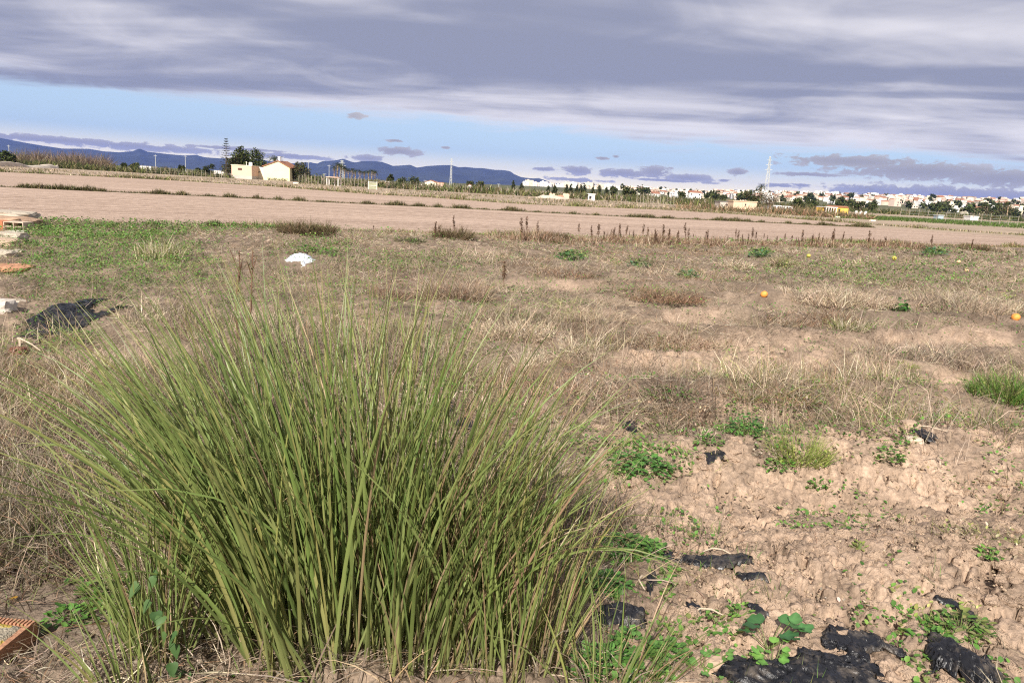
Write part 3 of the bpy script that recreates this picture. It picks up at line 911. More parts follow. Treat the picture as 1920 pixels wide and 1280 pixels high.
strip_weeds('dock_thicket', 'rusty brown dead weeds under the seed stalks along the field edge', line_pts([(p[0], p[1] + 9) for p in NEAR_EDGE], 200, 930, 1720), 0.55, 9000, 0.14, 0.42, RUST + RUST + [(0.15, 0.085, 0.05), (0.12, 0.07, 0.045)] + TAN, 0.012, seed=5, clump=0.5, even=0.6, mat_=M_STRAW)

# ================================================================== NEAR THINGS
BLADE_G = [(0.165, 0.22, 0.058), (0.205, 0.26, 0.075), (0.13, 0.18, 0.048), (0.245, 0.285, 0.092), (0.175, 0.21, 0.062)]
BLADE_Y = [(0.27, 0.26, 0.085), (0.22, 0.23, 0.07)]
BLADE_B = [(0.36, 0.25, 0.14), (0.44, 0.33, 0.20), (0.28, 0.19, 0.11)]


def tall_tuft(label, cx, cy, rx, ry, n, hmin, hmax, lean_x, spread, nsingle, brown=0.1, droop=(0.1, 0.7), wid=(0.006, 0.0125), core=None, seed=0):
    """one clump of tall grass: the 300 broadest blades singly, the rest together"""
    z0 = float(ground_h(np.array([cx]), np.array([cy]))[0])
    root = thing('tall_grass', label, 'grass')
    root.location = (cx, cy, z0)
    a = U(0, 2 * np.pi, n); r = np.sqrt(rng.random(n))
    bx = np.cos(a) * r * rx; by = np.sin(a) * r * ry
    # crowns inside the clump
    if core:
        k = rng.integers(0, len(core), n)
        cr = np.array(core)[k]
        bx = cr[:, 0] + np.cos(a) * r * cr[:, 2]; by = cr[:, 1] + np.sin(a) * r * cr[:, 2] * 0.8
    zb = ground_h(cx + bx, cy + by) - z0 - 0.02
    # blades lean outwards from the middle of the clump
    u = bx / rx; v = by / ry
    lx = u * spread + lean_x * (0.3 + 0.7 * rng.random(n)) + rng.normal(0, 0.12, n)
    ly = v * spread * 0.55 + rng.normal(0, 0.13, n) + 0.03
    tilt = np.hypot(lx, ly)
    hd = np.arctan2(ly, lx)
    ph = np.pi / 2 - np.clip(tilt, 0.0, 1.1)
    L = U(0, 1, n) ** 0.7 * (hmax - hmin) + hmin
    L = L * (1 - 0.30 * np.clip(u, 0, 1) ** 1.2 - 0.10 * np.clip(-u, 0, 1))
    dr = U(droop[0], droop[1], n) * (0.55 + 1.3 * np.clip(tilt, 0, 1)) + np.where(rng.random(n) < 0.06, 1.1, 0)
    w = U(wid[0], wid[1], n)
    col = pick(BLADE_G, n, 0.2)
    rb = rng.random(n)
    bprob = brown * (1 + 1.4 * np.clip(u, -0.5, 1))
    m = rb < bprob; col[m] = pick(BLADE_B, m.sum(), 0.2); w[m] *= 0.7
    m2 = (rb >= bprob) & (rb < bprob + 0.16); col[m2] = pick(BLADE_Y, m2.sum(), 0.15)
    K = 9
    V, q, t = blade_geo(np.stack([bx, by, zb], 1), hd, L, ph, dr, w, K, U(-1.57, 1.57, n), fold=0.45, taper=1.9, bend_h=rng.normal(0, 0.25, n))
    nv = V.shape[1]
    C = np.repeat(col[:, None, :], nv, 1)
    tt = (np.arange(nv) // 3 / K)[None, :, None]
    basec = np.array((0.25, 0.235, 0.10))
    C = C * (1 - 0.55 * np.clip(1 - tt * 3.5, 0, 1)) + basec * 0.55 * np.clip(1 - tt * 3.5, 0, 1)
    tipb = (rng.random(n) < 0.35)[:, None, None] * np.clip((tt - 0.8) / 0.2, 0, 1) * 0.7
    C = C * (1 - tipb) + np.array((0.36, 0.28, 0.14)) * tipb
    # largest in view: broad, in front
    order = np.argsort(-(w * L * (1.6 - by / ry * 0.5)))
    single = order[:nsingle]; rest = order[nsingle:]
    for i in single:
        me = np_mesh('blade', V[i], q, t, C[i], M_GRASS, True)
        obj('blade', me, root)
    off = (np.arange(len(rest)) * nv)[:, None, None]
    me = np_mesh('blades', V[rest].reshape(-1, 3), (q[None] + off).reshape(-1, 4), (t[None] + off).reshape(-1, 3), C[rest].reshape(-1, 3), M_GRASS, True)
    if len(rest):
        obj('blades', me, root, kind='stuff')
    # dead blades and stubble round the foot
    m = max(20, n // 4)
    a = U(0, 6.28, m); rr = np.sqrt(rng.random(m)) * 1.1
    sx, sy = np.cos(a) * rr * rx, np.sin(a) * rr * ry
    g = blade_geo(np.stack([sx, sy, ground_h(cx + sx, cy + sy) - z0 - 0.01], 1), U(0, 6.28, m), U(0.10, 0.42, m), U(0.3, 1.4, m), U(0.4, 2.0, m), U(0.004, 0.008, m), 5, rng.normal(0, 0.7, m), bend_h=rng.normal(0, 0.6, m))
    v2, q2, t2, c2 = join_blades(g, pick(BLADE_B + GREY, m, 0.25))
    obj('dead_blades', np_mesh('dead_blades', v2, q2, t2, c2, M_STRAW), root, kind='stuff')
    return root


g1 = G(640, 1268); g2 = G(282, 1235); g3 = G(960, 1262); g4 = G(1150, 1300)
tall_tuft('large dense clump of tall green reed-like grass filling the left foreground', g1[0], g1[1] + 0.22, 0.50, 0.36, 1350, 0.70, 1.60, -0.10, 0.30, 300, 0.10, droop=(0.25, 0.95), wid=(0.008, 0.0165),
          core=[(-0.34, 0.0, 0.18), (-0.15, -0.14, 0.20), (0.06, 0.0, 0.22), (0.28, -0.10, 0.20), (0.0, 0.2, 0.24), (-0.40, 0.18, 0.18), (0.38, 0.12, 0.16)])
tall_tuft('thin sheaf of grass with bent stems left of the large clump', g2[0] + 0.03, g2[1], 0.09, 0.07, 130, 0.45, 1.15, -0.12, 0.30, 60, 0.14, wid=(0.004, 0.009))
tall_tuft('sparser grass clump with many brown blades right of the large clump', g3[0], g3[1] + 0.08, 0.19, 0.18, 300, 0.40, 1.10, 0.05, 0.22, 120, 0.2, wid=(0.005, 0.012))
tall_tuft('low spray of arching green blades at the bottom edge beside the leafy weeds', g4[0], g4[1], 0.17, 0.10, 60, 0.25, 0.6, 0.05, 0.55, 40, 0.15, wid=(0.004, 0.009))
g5 = G(160, 1330)
tall_tuft('few short green blades rising beside the ribbed clay brick', g5[0] + 0.10, g5[1] + 0.08, 0.10, 0.05, 24, 0.25, 0.55, -0.25, 0.3, 20, 0.05, wid=(0.006, 0.010))

# tall dark weed stalks standing behind the clump
def dock_mesh(h, nseed, dense=1.0):
    s = MB(); p = Vector((0, 0, -0.03)); pts = [p.copy()]; lean = Vector((random.uniform(-.1, .1), random.uniform(-.1, .1), 1)).normalized()
    for k in range(5):
        p = p + lean * (h / 5) + Vector((random.gauss(0, .012), random.gauss(0, .012), 0)); pts.append(p.copy())
    s.path(pts, [0.009, 0.008, 0.0075, 0.006, 0.005, 0.003], 5)
    br = []
    for k in range(random.randint(1, 4)):
        t = random.uniform(0.45, 0.8); b = Vector(pts[0]).lerp(pts[-1], t); a = random.uniform(0, 6.28); ln = h * random.uniform(0.12, 0.26)
        e = b + Vector((math.cos(a) * 0.35, math.sin(a) * 0.35, 0.93)) * ln
        s.tube(b, e, 0.005, 0.003, 4); br.append((b, e))
    segs = [(Vector(pts[0]).lerp(pts[-1], 0.42), pts[-1])] + br
    cen = []
    for i in range(nseed):
        b, e = segs[0] if random.random() < 0.6 else random.choice(segs)
        t = random.random(); q = b.lerp(e, t); r = 0.030 * (1 - 0.55 * t) * dense
        cen.append(q + Vector((random.gauss(0, r), random.gauss(0, r), random.gauss(0, 0.01))))
    return s, np.array(cen)


M_STALK = simple('dry_stalk', (0.16, 0.09, 0.055), 0.85, 0.25, 8)
DOCKC = [(0.135, 0.075, 0.045), (0.19, 0.11, 0.065), (0.10, 0.055, 0.035), (0.23, 0.15, 0.09)]
DOCK = []
for k in range(10):
    s, cen = dock_mesh(random.uniform(0.62, 0.95), 150, 0.85) if k < 8 else dock_mesh(0.78, 60, 0.3)
    st = s.mesh('stem', M_STALK)
    v, q, t, c = leaf_cards(cen, U(0.025, 0.055, len(cen)) * (1 if k < 8 else 0.45), U(0, 6.28, len(cen)), U(-0.6, 1.2, len(cen)), pick(DOCKC, len(cen), 0.25), 0.3, 0.6)
    DOCK.append((st, np_mesh('seed_head', v, q, t, c, M_STRAW)))


def dock(px, py, h_px, label, group, var=None):
    x, y = GH(px, py); z = float(ground_h(np.array([x]), np.array([y]))[0])
    D = math.hypot(x, y); i = random.randrange(8) if var is None else var
    sc = h_px * D / F / (0.8 if var is None else 0.75)
    r = thing('dock_stalk', label, 'weed', (x, y, z), random.uniform(0, 6.28), group)
    r.scale = (sc,) * 3
    obj('stem', DOCK[i][0], r); obj('seed_head', DOCK[i][1], r, kind='stuff')


DL = 'dry dark brown seed stalk standing at the edge of the tilled field'
DG = 'dead seed stalks along the field edge'
for (px, top) in [(978, 415), (988, 412), (1008, 420), (1085, 421), (1110, 428), (1121, 422), (1147, 427), (1160, 422), (1172, 424), (1203, 422), (1214, 428), (1230, 432), (1243, 423), (1252, 430),
                  (1285, 424), (1290, 434), (1325, 433), (1381, 434), (1391, 441), (1410, 430), (1416, 436), (1438, 446), (1470, 440), (1484, 444), (1502, 438), (1520, 443), (1532, 440),
                  (1540, 444), (1557, 434), (1578, 442), (1594, 446), (1628, 437), (1655, 447), (1744, 445), (1820, 452), (815, 416), (825, 424), (853, 410), (868, 424), (700, 424), (1130, 434), (1186, 432), (1270, 434), (1362, 444), (1455, 446), (1495, 448)]:
    base = np.interp(px, [p[0] for p in NEAR_EDGE], [p[1] for p in NEAR_EDGE]) + random.uniform(3, 14)
    dock(px, base, max(18, (base - top) * 1.25), DL, DG)
for k in range(34):
    px = random.triangular(960, 1740, 1250); base = np.interp(px, [p[0] for p in NEAR_EDGE], [p[1] for p in NEAR_EDGE]) + random.uniform(0, 16)
    dock(px, base, random.uniform(12, 26), 'short broken brown seed stalk among taller ones at the field edge', 'short dead seed stalks along the field edge')
dock(945, 545, 68, 'lone tall dark seed stalk rising from straw grass mid plot', None)
dock(447, 640, 165, 'tall dark stalk with dense seed head behind the large grass clump', None, 8)
dock(470, 640, 165, 'slender leaning stalk with thin seed head behind the large grass clump', None, 9)
dock(1708, 498, 18, 'small dark dead weed on bare ground near the right edge', None)

# ------------------------------------------------------------------ dry shrubs and distinct weeds
def shrub(label, px, py, w_px, h_px, cols, n=700, name='shrub', cat='shrub', up=0.9):
    x, y = GH(px, py); D = math.hypot(x, y); W_ = w_px * D / F; H_ = h_px * D / F
    z = float(ground_h(np.array([x]), np.array([y]))[0])
    a = U(0, 6.28, n); r = np.sqrt(rng.random(n)) * W_ * 0.42
    lump = 0.6 + 0.6 * fbm(np.cos(a) * r / W_ * 6 + px, np.sin(a) * r / W_ * 6, 5, 2)
    base = np.stack([np.cos(a) * r, np.sin(a) * r * 0.7, np.full(n, -0.03)], 1)
    g = blade_geo(base, a + rng.normal(0, 0.7 if up > 0.95 else 1.5, n), H_ * U(0.5, 1.15, n) * lump * (1.15 - 0.45 * r / (W_ * 0.42)), up + U(-0.4, 0.55, n), U(0.1, 1.1 if up > 0.95 else 1.9, n), np.maximum(0.0032, D * 0.00075) * U(0.6, 1.3, n), 3, rng.normal(0, 1, n), bend_h=rng.normal(0, 0.8, n))
    c = pick(cols, n, 0.3)
    v, q, t, cc = join_blades(g, c)
    m = n // 2
    i = rng.integers(0, n, m); k = rng.integers(1, g[0].shape[1] - 1, m)
    lv = leaf_cards(g[0][i, k] + rng.normal(0, 0.02, (m, 3)), np.maximum(0.02, D * 0.0012) * U(0.6, 1.4, m), U(0, 6.28, m), U(-0.5, 1.2, m), c[i] * U(0.7, 1.5, m)[:, None])
    v, q, t, cc = merge([(v, q, t, cc), lv])
    o = thing(name, label, cat, (x, y, z))
    obj('foliage', np_mesh('foliage', v, q, t, cc, M_STRAW), o, kind='stuff')
    return o


BR = [(0.12, 0.085, 0.05), (0.16, 0.11, 0.065), (0.20, 0.15, 0.09), (0.11, 0.10, 0.04)]
shrub('largest rounded brown dry shrub at the field edge', 575, 437, 120, 36, BR, 1400)
shrub('dark brown shrub with upright twigs at the field edge, centre of photo', 850, 448, 92, 34, BR, 1000)
shrub('low brown shrub among the first seed stalks at the field edge', 1040, 449, 74, 24, BR, 800)
shrub('small dark green bush on the near bank of the field, left half', 402, 424, 26, 18, [(0.07, 0.08, 0.03), (0.10, 0.09, 0.045)], 350)
shrub('low dark brown shrub at the field edge near the right side', 1700, 466, 100, 18, BR, 800)
shrub('brown bushy weed at the field edge by the right border', 1830, 470, 60, 18, BR, 500)
shrub('dark green low bush left of the central brown shrub', 770, 455, 70, 18, [(0.07, 0.09, 0.03), (0.10, 0.09, 0.05)], 500)
shrub('rounded mound of dark dead twigs behind the large clump', 720, 560, 120, 45, GREY + RUST, 1100)
shrub('dense mound of tangled brown dry grass mid plot', 850, 560, 170, 62, TAN + GREY + RUST, 2200, 'dry_grass_mound', 'grass')
shrub('dark dead twig mound with shadowed hollow, right half', 1560, 605, 110, 45, GREY + RUST, 900)
shrub('wide dark mound of dead grass near the right border', 1790, 580, 190, 45, GREY + TAN, 1500, 'dry_grass_mound', 'grass')
shrub('small grey tangle of dead stems on the ridge, right side', 1745, 765, 110, 32, GREY, 420)
shrub('pale bent straw tussock standing in the middle of the plot', 990, 690, 60, 70, PALEC, 260, 'straw_tussock', 'grass', 1.1)
shrub('arching straw tussock behind the pale bent one', 960, 630, 170, 66, PALEC + TAN, 900, 'straw_tussock', 'grass', 0.9)
shrub('grey dead tussock flattened on the soil beside the clover', 1330, 815, 80, 34, GREY, 300, 'dead_tussock', 'grass', 0.5)
shrub('dark grey dead tussock at the foot of the yellow green tuft', 1440, 850, 60, 40, GREY, 260, 'dead_tussock', 'grass', 0.5)
shrub('dry fan of tan grass on bare soil at the right edge', 1850, 1010, 150, 60, TAN + OLIVE, 330, 'dead_tussock', 'grass', 0.5)
shrub('straw grass clump in the field edge strip, right half', 1380, 505, 70, 30, PALEC + TAN, 500, 'straw_tussock', 'grass', 0.9)
shrub('olive grey bush on the plot under the seed stalks', 1465, 500, 50, 36, OLIVE + TAN, 500)
shrub('low reddish band of dead weeds in the upper middle of the plot', 1060, 513, 170, 22, RUST + GREY, 900, 'dead_weeds', 'weed', 0.8)
shrub('dark reddish brown band of dead weeds left of the orange', 1240, 558, 190, 30, RUST, 1500, 'dead_weeds', 'weed', 0.8)
shrub('dark brown band of dead weeds below the orange', 1475, 602, 170, 28, GREY + RUST, 1200, 'dead_weeds', 'weed', 0.7)
shrub('grey brown mound of dead stems on the ridge at right', 1770, 672, 230, 44, GREY + GREY + TAN, 1500, 'dead_weeds', 'weed', 0.8)
shrub('long tan and rusty grass bank above the bare ridge', 1220, 632, 340, 34, TAN + RUST, 1900, 'dry_grass_mound', 'grass', 0.7)
shrub('broad brown dead grass bank above the clover', 1180, 742, 400, 52, TAN + RUST + GREY, 2600, 'dry_grass_mound', 'grass', 0.7)
shrub('rusty dead weed bank below the bare ridge', 1430, 738, 240, 42, RUST + GREY + OLIVE, 1500, 'dead_weeds', 'weed', 0.7)
shrub('wide straw coloured bank of grass right of the orange', 1570, 566, 230, 46, TAN + PALEC, 1700, 'dry_grass_mound', 'grass', 0.85)
shrub('tan grass clump beside the fruit at the right border', 1860, 580, 140, 30, TAN + PALEC, 900, 'dry_grass_mound', 'grass', 0.8)
shrub('brown dead grass strip along the middle of the plot', 1330, 520, 200, 20, RUST + TAN, 1000, 'dead_weeds', 'weed', 0.8)
shrub('rusty matted mound just right of the tall clump', 1000, 790, 190, 50, RUST + GREY, 1400, 'dead_weeds', 'weed', 0.4)
shrub('thin dark twiggy dead weed lying on the bare soil', 1590, 1130, 120, 24, GREY, 220, 'dead_weed', 'weed', 0.35)

YG = [(0.26, 0.30, 0.075), (0.20, 0.25, 0.055), (0.33, 0.33, 0.11), (0.15, 0.20, 0.05)]
shrub('bright yellow green grass tuft on the soil, right of the clover', 1500, 860, 120, 80, YG, 420, 'green_grass_tuft', 'grass', 1.0)
shrub('wide deep green grass patch cut by the right border', 1895, 745, 150, 62, GRN + OLIVE, 1300, 'green_grass_tuft', 'grass', 1.0)
shrub('small yellow green tuft on the ridge near the right side', 1700, 690, 44, 20, YG, 200, 'green_grass_tuft', 'grass', 0.9)
shrub('thin yellowed grass sprig on the slope, right of centre', 1450, 705, 60, 46, YG + PALEC, 130, 'green_grass_tuft', 'grass', 1.1)
shrub('olive grass tuft beside the dark twig mound', 1590, 620, 70, 44, OLIVE + PALEC, 260, 'green_grass_tuft', 'grass', 1.0)
shrub('small fine green tuft by the stones, bottom right', 1795, 1130, 70, 24, YG, 120, 'green_grass_tuft', 'grass', 0.7)
shrub('low yellow green sprouts on the soil above the black strip', 1730, 1130, 90, 22, YG, 130, 'green_grass_tuft', 'grass', 0.6)
shrub('pale upright grass with thin stems left of the plot', 300, 490, 90, 60, OLIVE + PALEC, 500, 'green_grass_tuft', 'grass', 1.15)


def leafy(label, px, py, w_px, h_px, n, size, cols=GRN, name='leafy_weed', aspect=0.65):
    x, y = GH(px, py); D = math.hypot(x, y); W_ = w_px * D / F; H_ = h_px * D / F
    z = float(ground_h(np.array([x]), np.array([y]))[0])
    a = U(0, 6.28, n); r = np.sqrt(rng.random(n)) * W_ * 0.5
    hh = H_ * U(0.15, 1.0, n) * (1 - 0.6 * (r / (W_ * 0.5)) ** 2)
    cen = np.stack([np.cos(a) * r, np.sin(a) * r * 0.8, hh], 1)
    v, q, t, c = leaf_cards(cen, size * U(0.6, 1.3, n), a + rng.normal(0, 0.7, n), U(-0.5, 0.7, n), pick(cols, n, 0.25), 0.3, aspect)
    root = thing(name, label, 'weed', (x, y, z))
    lf = obj('leaves', np_mesh('leaves', v, q, t, c, M_LEAF), root, kind='stuff')
    s = MB(); k = min(n, 26)
    for i in range(k):
        s.tube((cen[i][0] * 0.15, cen[i][1] * 0.15, -0.01), tuple(cen[i]), 0.0022, 0.0014, 3)
    obj('stems', s.mesh('stems', M_STEM), root, kind='stuff')
    return root


M_STEM = simple('green_stem', (0.13, 0.17, 0.05), 0.6, 0.2)
leafy('dense bright clover patch on the soil at the right of the clump', 1195, 885, 130, 36, 330, 0.030, [(0.08, 0.19, 0.04), (0.11, 0.23, 0.05)], 'clover_patch', 0.8)
leafy('bushy bright green weed left of the yellow green tuft', 1395, 815, 60, 44, 170, 0.032, [(0.07, 0.17, 0.04), (0.10, 0.22, 0.05)])
leafy('small dark green weed with shiny leaves on the right bare soil', 1530, 915, 34, 14, 46, 0.026)
leafy('upright bright green broad-leaved weed in dry grass, right side', 1688, 585, 22, 26, 60, 0.09, [(0.05, 0.16, 0.03), (0.08, 0.22, 0.04)])
leafy('green weed on the ridge beside black scraps, right side', 1665, 865, 50, 26, 90, 0.03)
leafy('creeping leafy weed along the edge of the bottom right plastic', 1800, 1185, 100, 34, 120, 0.028, GRN + OLIVE)
leafy('second creeping weed left of the bottom right plastic', 1745, 1205, 70, 26, 80, 0.028, GRN)
leafy('small clump of blue green leaves far up the plot', 1070, 488, 46, 18, 90, 0.10, [(0.06, 0.15, 0.05), (0.09, 0.18, 0.06)])
leafy('grey green leaf clump under the seed stalks, right half', 1425, 483, 40, 14, 80, 0.11, [(0.08, 0.17, 0.08), (0.11, 0.20, 0.10)])
leafy('grey green leaf clump near the field edge, right side', 1752, 478, 42, 14, 80, 0.12, [(0.08, 0.17, 0.08), (0.11, 0.20, 0.10)])
leafy('small grey green weed in dry grass right of centre', 1290, 522, 36, 14, 60, 0.09, [(0.08, 0.15, 0.07), (0.10, 0.18, 0.08)])
leafy('low grey green leaves in the straw, right of centre', 1198, 499, 40, 8, 60, 0.09, [(0.08, 0.15, 0.07), (0.10, 0.18, 0.08)])
leafy('green weed patch beside the white bag', 620, 480, 50, 14, 70, 0.08)
leafy('dark green weed just beyond the white bag', 575, 472, 28, 16, 50, 0.08)
leafy('leafy weed under the bent vine on the left soil', 190, 1120, 70, 40, 80, 0.030, GRN + OLIVE)
leafy('small shaded weed right of the ribbed brick', 130, 1165, 80, 26, 80, 0.026, GRN)
leafy('low round-leaved weed under the right of the clump', 1190, 1215, 90, 40, 110, 0.026, [(0.09, 0.20, 0.04), (0.13, 0.25, 0.06)], aspect=0.9)
leafy('round-leaved weed beside the upper black plastic strip', 1215, 1045, 80, 34, 100, 0.024, [(0.08, 0.18, 0.04), (0.12, 0.23, 0.05)], aspect=0.9)
leafy('small weed at the right end of the upper black strip', 1385, 1155, 60, 24, 50, 0.022, GRN)
leafy('small yellow green weed at the right edge, upper plot', 1895, 560, 30, 16, 30, 0.06, YG)
leafy('tiny green weed on the right bare soil', 1610, 1030, 28, 12, 26, 0.022, YG)
leafy('small green weed below the dead tussock at the right edge', 1855, 1045, 40, 16, 40, 0.024, GRN)

leafy('lush green leaf carpet right of the clump below the black scraps', 1175, 1040, 120, 40, 260, 0.026, [(0.08, 0.19, 0.04), (0.12, 0.24, 0.05)], aspect=0.85)
leafy('green leaf carpet between the clump and the black flap', 1130, 1110, 110, 40, 240, 0.026, [(0.08, 0.19, 0.04), (0.12, 0.24, 0.05)], aspect=0.85)
leafy('bright leaf carpet at the bottom edge right of the clump', 1130, 1262, 150, 50, 320, 0.026, [(0.09, 0.21, 0.04), (0.13, 0.26, 0.06)], aspect=0.85)
leafy('leafy weed left of the tan stone at the bottom edge', 1250, 1235, 90, 36, 150, 0.024, [(0.09, 0.20, 0.04), (0.12, 0.24, 0.05)], aspect=0.85)
leafy('green sprouts on bare soil left of the bushy weed', 1330, 835, 60, 22, 70, 0.028, GRN)
leafy('row of green sprouts under the brown grass bank', 1260, 745, 120, 22, 130, 0.032, GRN)
leafy('green sprouts under the yellow green tuft', 1460, 880, 70, 20, 70, 0.028, GRN)

# round-leaved mallow in the foreground: every leaf a part
def disc_leaf(rad, lobes, col):
    n = 14; vs = [(0, 0, 0)]
    for k in range(n):
        t = 2 * math.pi * k / n + 0.22
        r = rad * (1 - 0.10 * abs(math.sin(t * lobes / 2)))
        if k == n - 1 or k == 0: r *= 0.75
        vs.append((math.cos(t) * r + rad * 0.7, math.sin(t) * r, 0.12 * rad * math.cos(t * lobes) + 0.18 * r))
    vs[0] = (rad * 0.15, 0, 0.0)
    tris = [(0, k, k % n + 1) for k in range(1, n + 1)]
    c = np.array([col] * (n + 1)); c[0] = c[0] * 1.5
    return np_mesh('leaf', np.array(vs), None, tris, c, M_LEAF, True)


def rosette(name, label, px, py, leaves, stem_h):
    x, y = GH(px, py); z = float(ground_h(np.array([x]), np.array([y]))[0])
    root = thing(name, label, 'weed', (x, y, z))
    for (dx, dy, hh, rad, col) in leaves:
        e = Vector((dx, dy, hh))
        obj('stalk', MB().tube((0, 0, -0.01), e, 0.002, 0.0013, 4).mesh('stalk', M_STEM), root)
        a = math.atan2(dy, dx) + random.uniform(-.5, .5)
        obj('leaf', disc_leaf(rad, 5, col), root, loc=e, rot=(random.uniform(-.3, .3), random.uniform(-.5, .15), a))


ml = []
for k in range(20):
    a = random.uniform(0, 6.28); r = random.uniform(0.02, 0.13)
    ml.append((math.cos(a) * r - 0.0, math.sin(a) * r * 0.6, random.uniform(0.03, 0.075), random.uniform(0.014, 0.024), tuple(pick([(0.12, 0.25, 0.05), (0.15, 0.29, 0.06)], 1)[0])))
rosette('round_leaved_weed', 'bright round-leaved weed growing by the black plastic at the bottom', 1448, 1252, ml, 0.05)
ml = []
for k in range(9):
    a = random.uniform(0, 6.28); r = random.uniform(0.03, 0.11)
    ml.append((math.cos(a) * r, math.sin(a) * r * 0.6, random.uniform(0.06, 0.13), random.uniform(0.026, 0.042), tuple(pick([(0.05, 0.13, 0.045), (0.065, 0.16, 0.05)], 1)[0])))
rosette('mallow_plant', 'darker mallow with large lobed leaves behind the bright round-leaved weed', 1440, 1215, ml, 0.1)
ml = []
for k in range(26):
    a = random.uniform(0, 6.28); r = random.uniform(0.02, 0.2)
    ml.append((math.cos(a) * r, math.sin(a) * r * 0.6, random.uniform(0.02, 0.06), random.uniform(0.010, 0.018), tuple(pick([(0.10, 0.22, 0.05), (0.13, 0.25, 0.06)], 1)[0])))
rosette('round_leaved_weed', 'small round-leaved weed in the bottom edge left of the black plastic', 1310, 1262, ml, 0.05)

# climbing vine with heart-shaped leaves at the left foot of the clump
vx, vy = G(372, 1268); vz = float(ground_h(np.array([vx]), np.array([vy]))[0])
vine = thing('vine', 'green vine with heart-shaped leaves climbing the left foot of the clump', 'vine', (vx, vy, vz))
vp = [Vector((0.02, 0, -0.01)), Vector((-0.01, -0.05, 0.10)), Vector((-0.03, -0.03, 0.2)), Vector((-0.09, -0.04, 0.29)), Vector((-0.13, -0.02, 0.36)), Vector((-0.15, 0.0, 0.42))]
obj('stem', MB().path(vp, [0.003, 0.003, 0.0025, 0.0022, 0.002, 0.0015], 5).mesh('stem', M_STEM), vine)


def heart(size, col):
    pts = [(0, 0), (-0.12, 0.28), (0.05, 0.5), (0.35, 0.5), (0.7, 0.3), (1.15, 0), (0.7, -0.3), (0.35, -0.5), (0.05, -0.5), (-0.12, -0.28)]
    vs = [(p[0] * size, p[1] * size, abs(p[1]) * size * 0.35 - p[0] * p[0] * size * 0.25) for p in pts] + [(0.4 * size, 0, -0.02 * size)]
    n = len(pts); tris = [(n, k, (k + 1) % n) for k in range(n)]
    return np_mesh('leaf', np.array(vs), None, tris, np.array([col] * (n + 1)), M_LEAF, True)


for k in range(15):
    t = k / 15 * 4.99; i = int(t); p = vp[i].lerp(vp[i + 1], t - i)
    off = Vector((random.uniform(-.05, .05), random.uniform(-.07, 0.0), random.uniform(-.03, .03)))
    obj('leaf', heart(random.uniform(0.028, 0.045), tuple(pick([(0.065, 0.125, 0.04), (0.09, 0.16, 0.05)], 1)[0])), vine, loc=p + off, rot=(random.uniform(-.4, .4), random.uniform(0.5, 1.3), random.uniform(-2.6, -0.6)))

# ------------------------------------------------------------------ black plastic film
def plastic_mat():
    m, nt, b, o = mat('black_film')
    t = nt.nodes.new('ShaderNodeTexCoord')
    n = nt.nodes.new('ShaderNodeTexNoise'); n.inputs['Scale'].default_value = 14; n.inputs['Detail'].default_value = 7; n.inputs['Roughness'].default_value = 0.7
    nt.links.new(t.outputs['Object'], n.inputs['Vector'])
    r = nt.nodes.new('ShaderNodeValToRGB'); r.color_ramp.elements[0].position = 0.50; r.color_ramp.elements[0].color = (0.012, 0.012, 0.014, 1)
    r.color_ramp.elements[1].position = 0.80; r.color_ramp.elements[1].color = (0.16, 0.13, 0.10, 1)
    nt.links.new(n.outputs[0], r.inputs[0]); nt.links.new(r.outputs[0], b.inputs['Base Color'])
    n2 = nt.nodes.new('ShaderNodeTexNoise'); n2.inputs['Scale'].default_value = 30; n2.inputs['Detail'].default_value = 7; n2.inputs['Distortion'].default_value = 0.6
    mp = nt.nodes.new('ShaderNodeMapping'); mp.inputs['Scale'].default_value = (1.0, 0.25, 1.0); mp.inputs['Rotation'].default_value = (0, 0, 0.6)
    nt.links.new(t.outputs['Object'], mp.inputs[0]); nt.links.new(mp.outputs[0], n2.inputs['Vector'])
    bp = nt.nodes.new('ShaderNodeBump'); bp.inputs['Strength'].default_value = 1.0; bp.inputs['Distance'].default_value = 0.02
    nt.links.new(n2.outputs[0], bp.inputs['Height']); nt.links.new(bp.outputs[0], b.inputs['Normal'])
    b.inputs['Roughness'].default_value = 0.30; b.inputs['Specular IOR Level'].default_value = 0.4
    return m


M_FILM = plastic_mat()


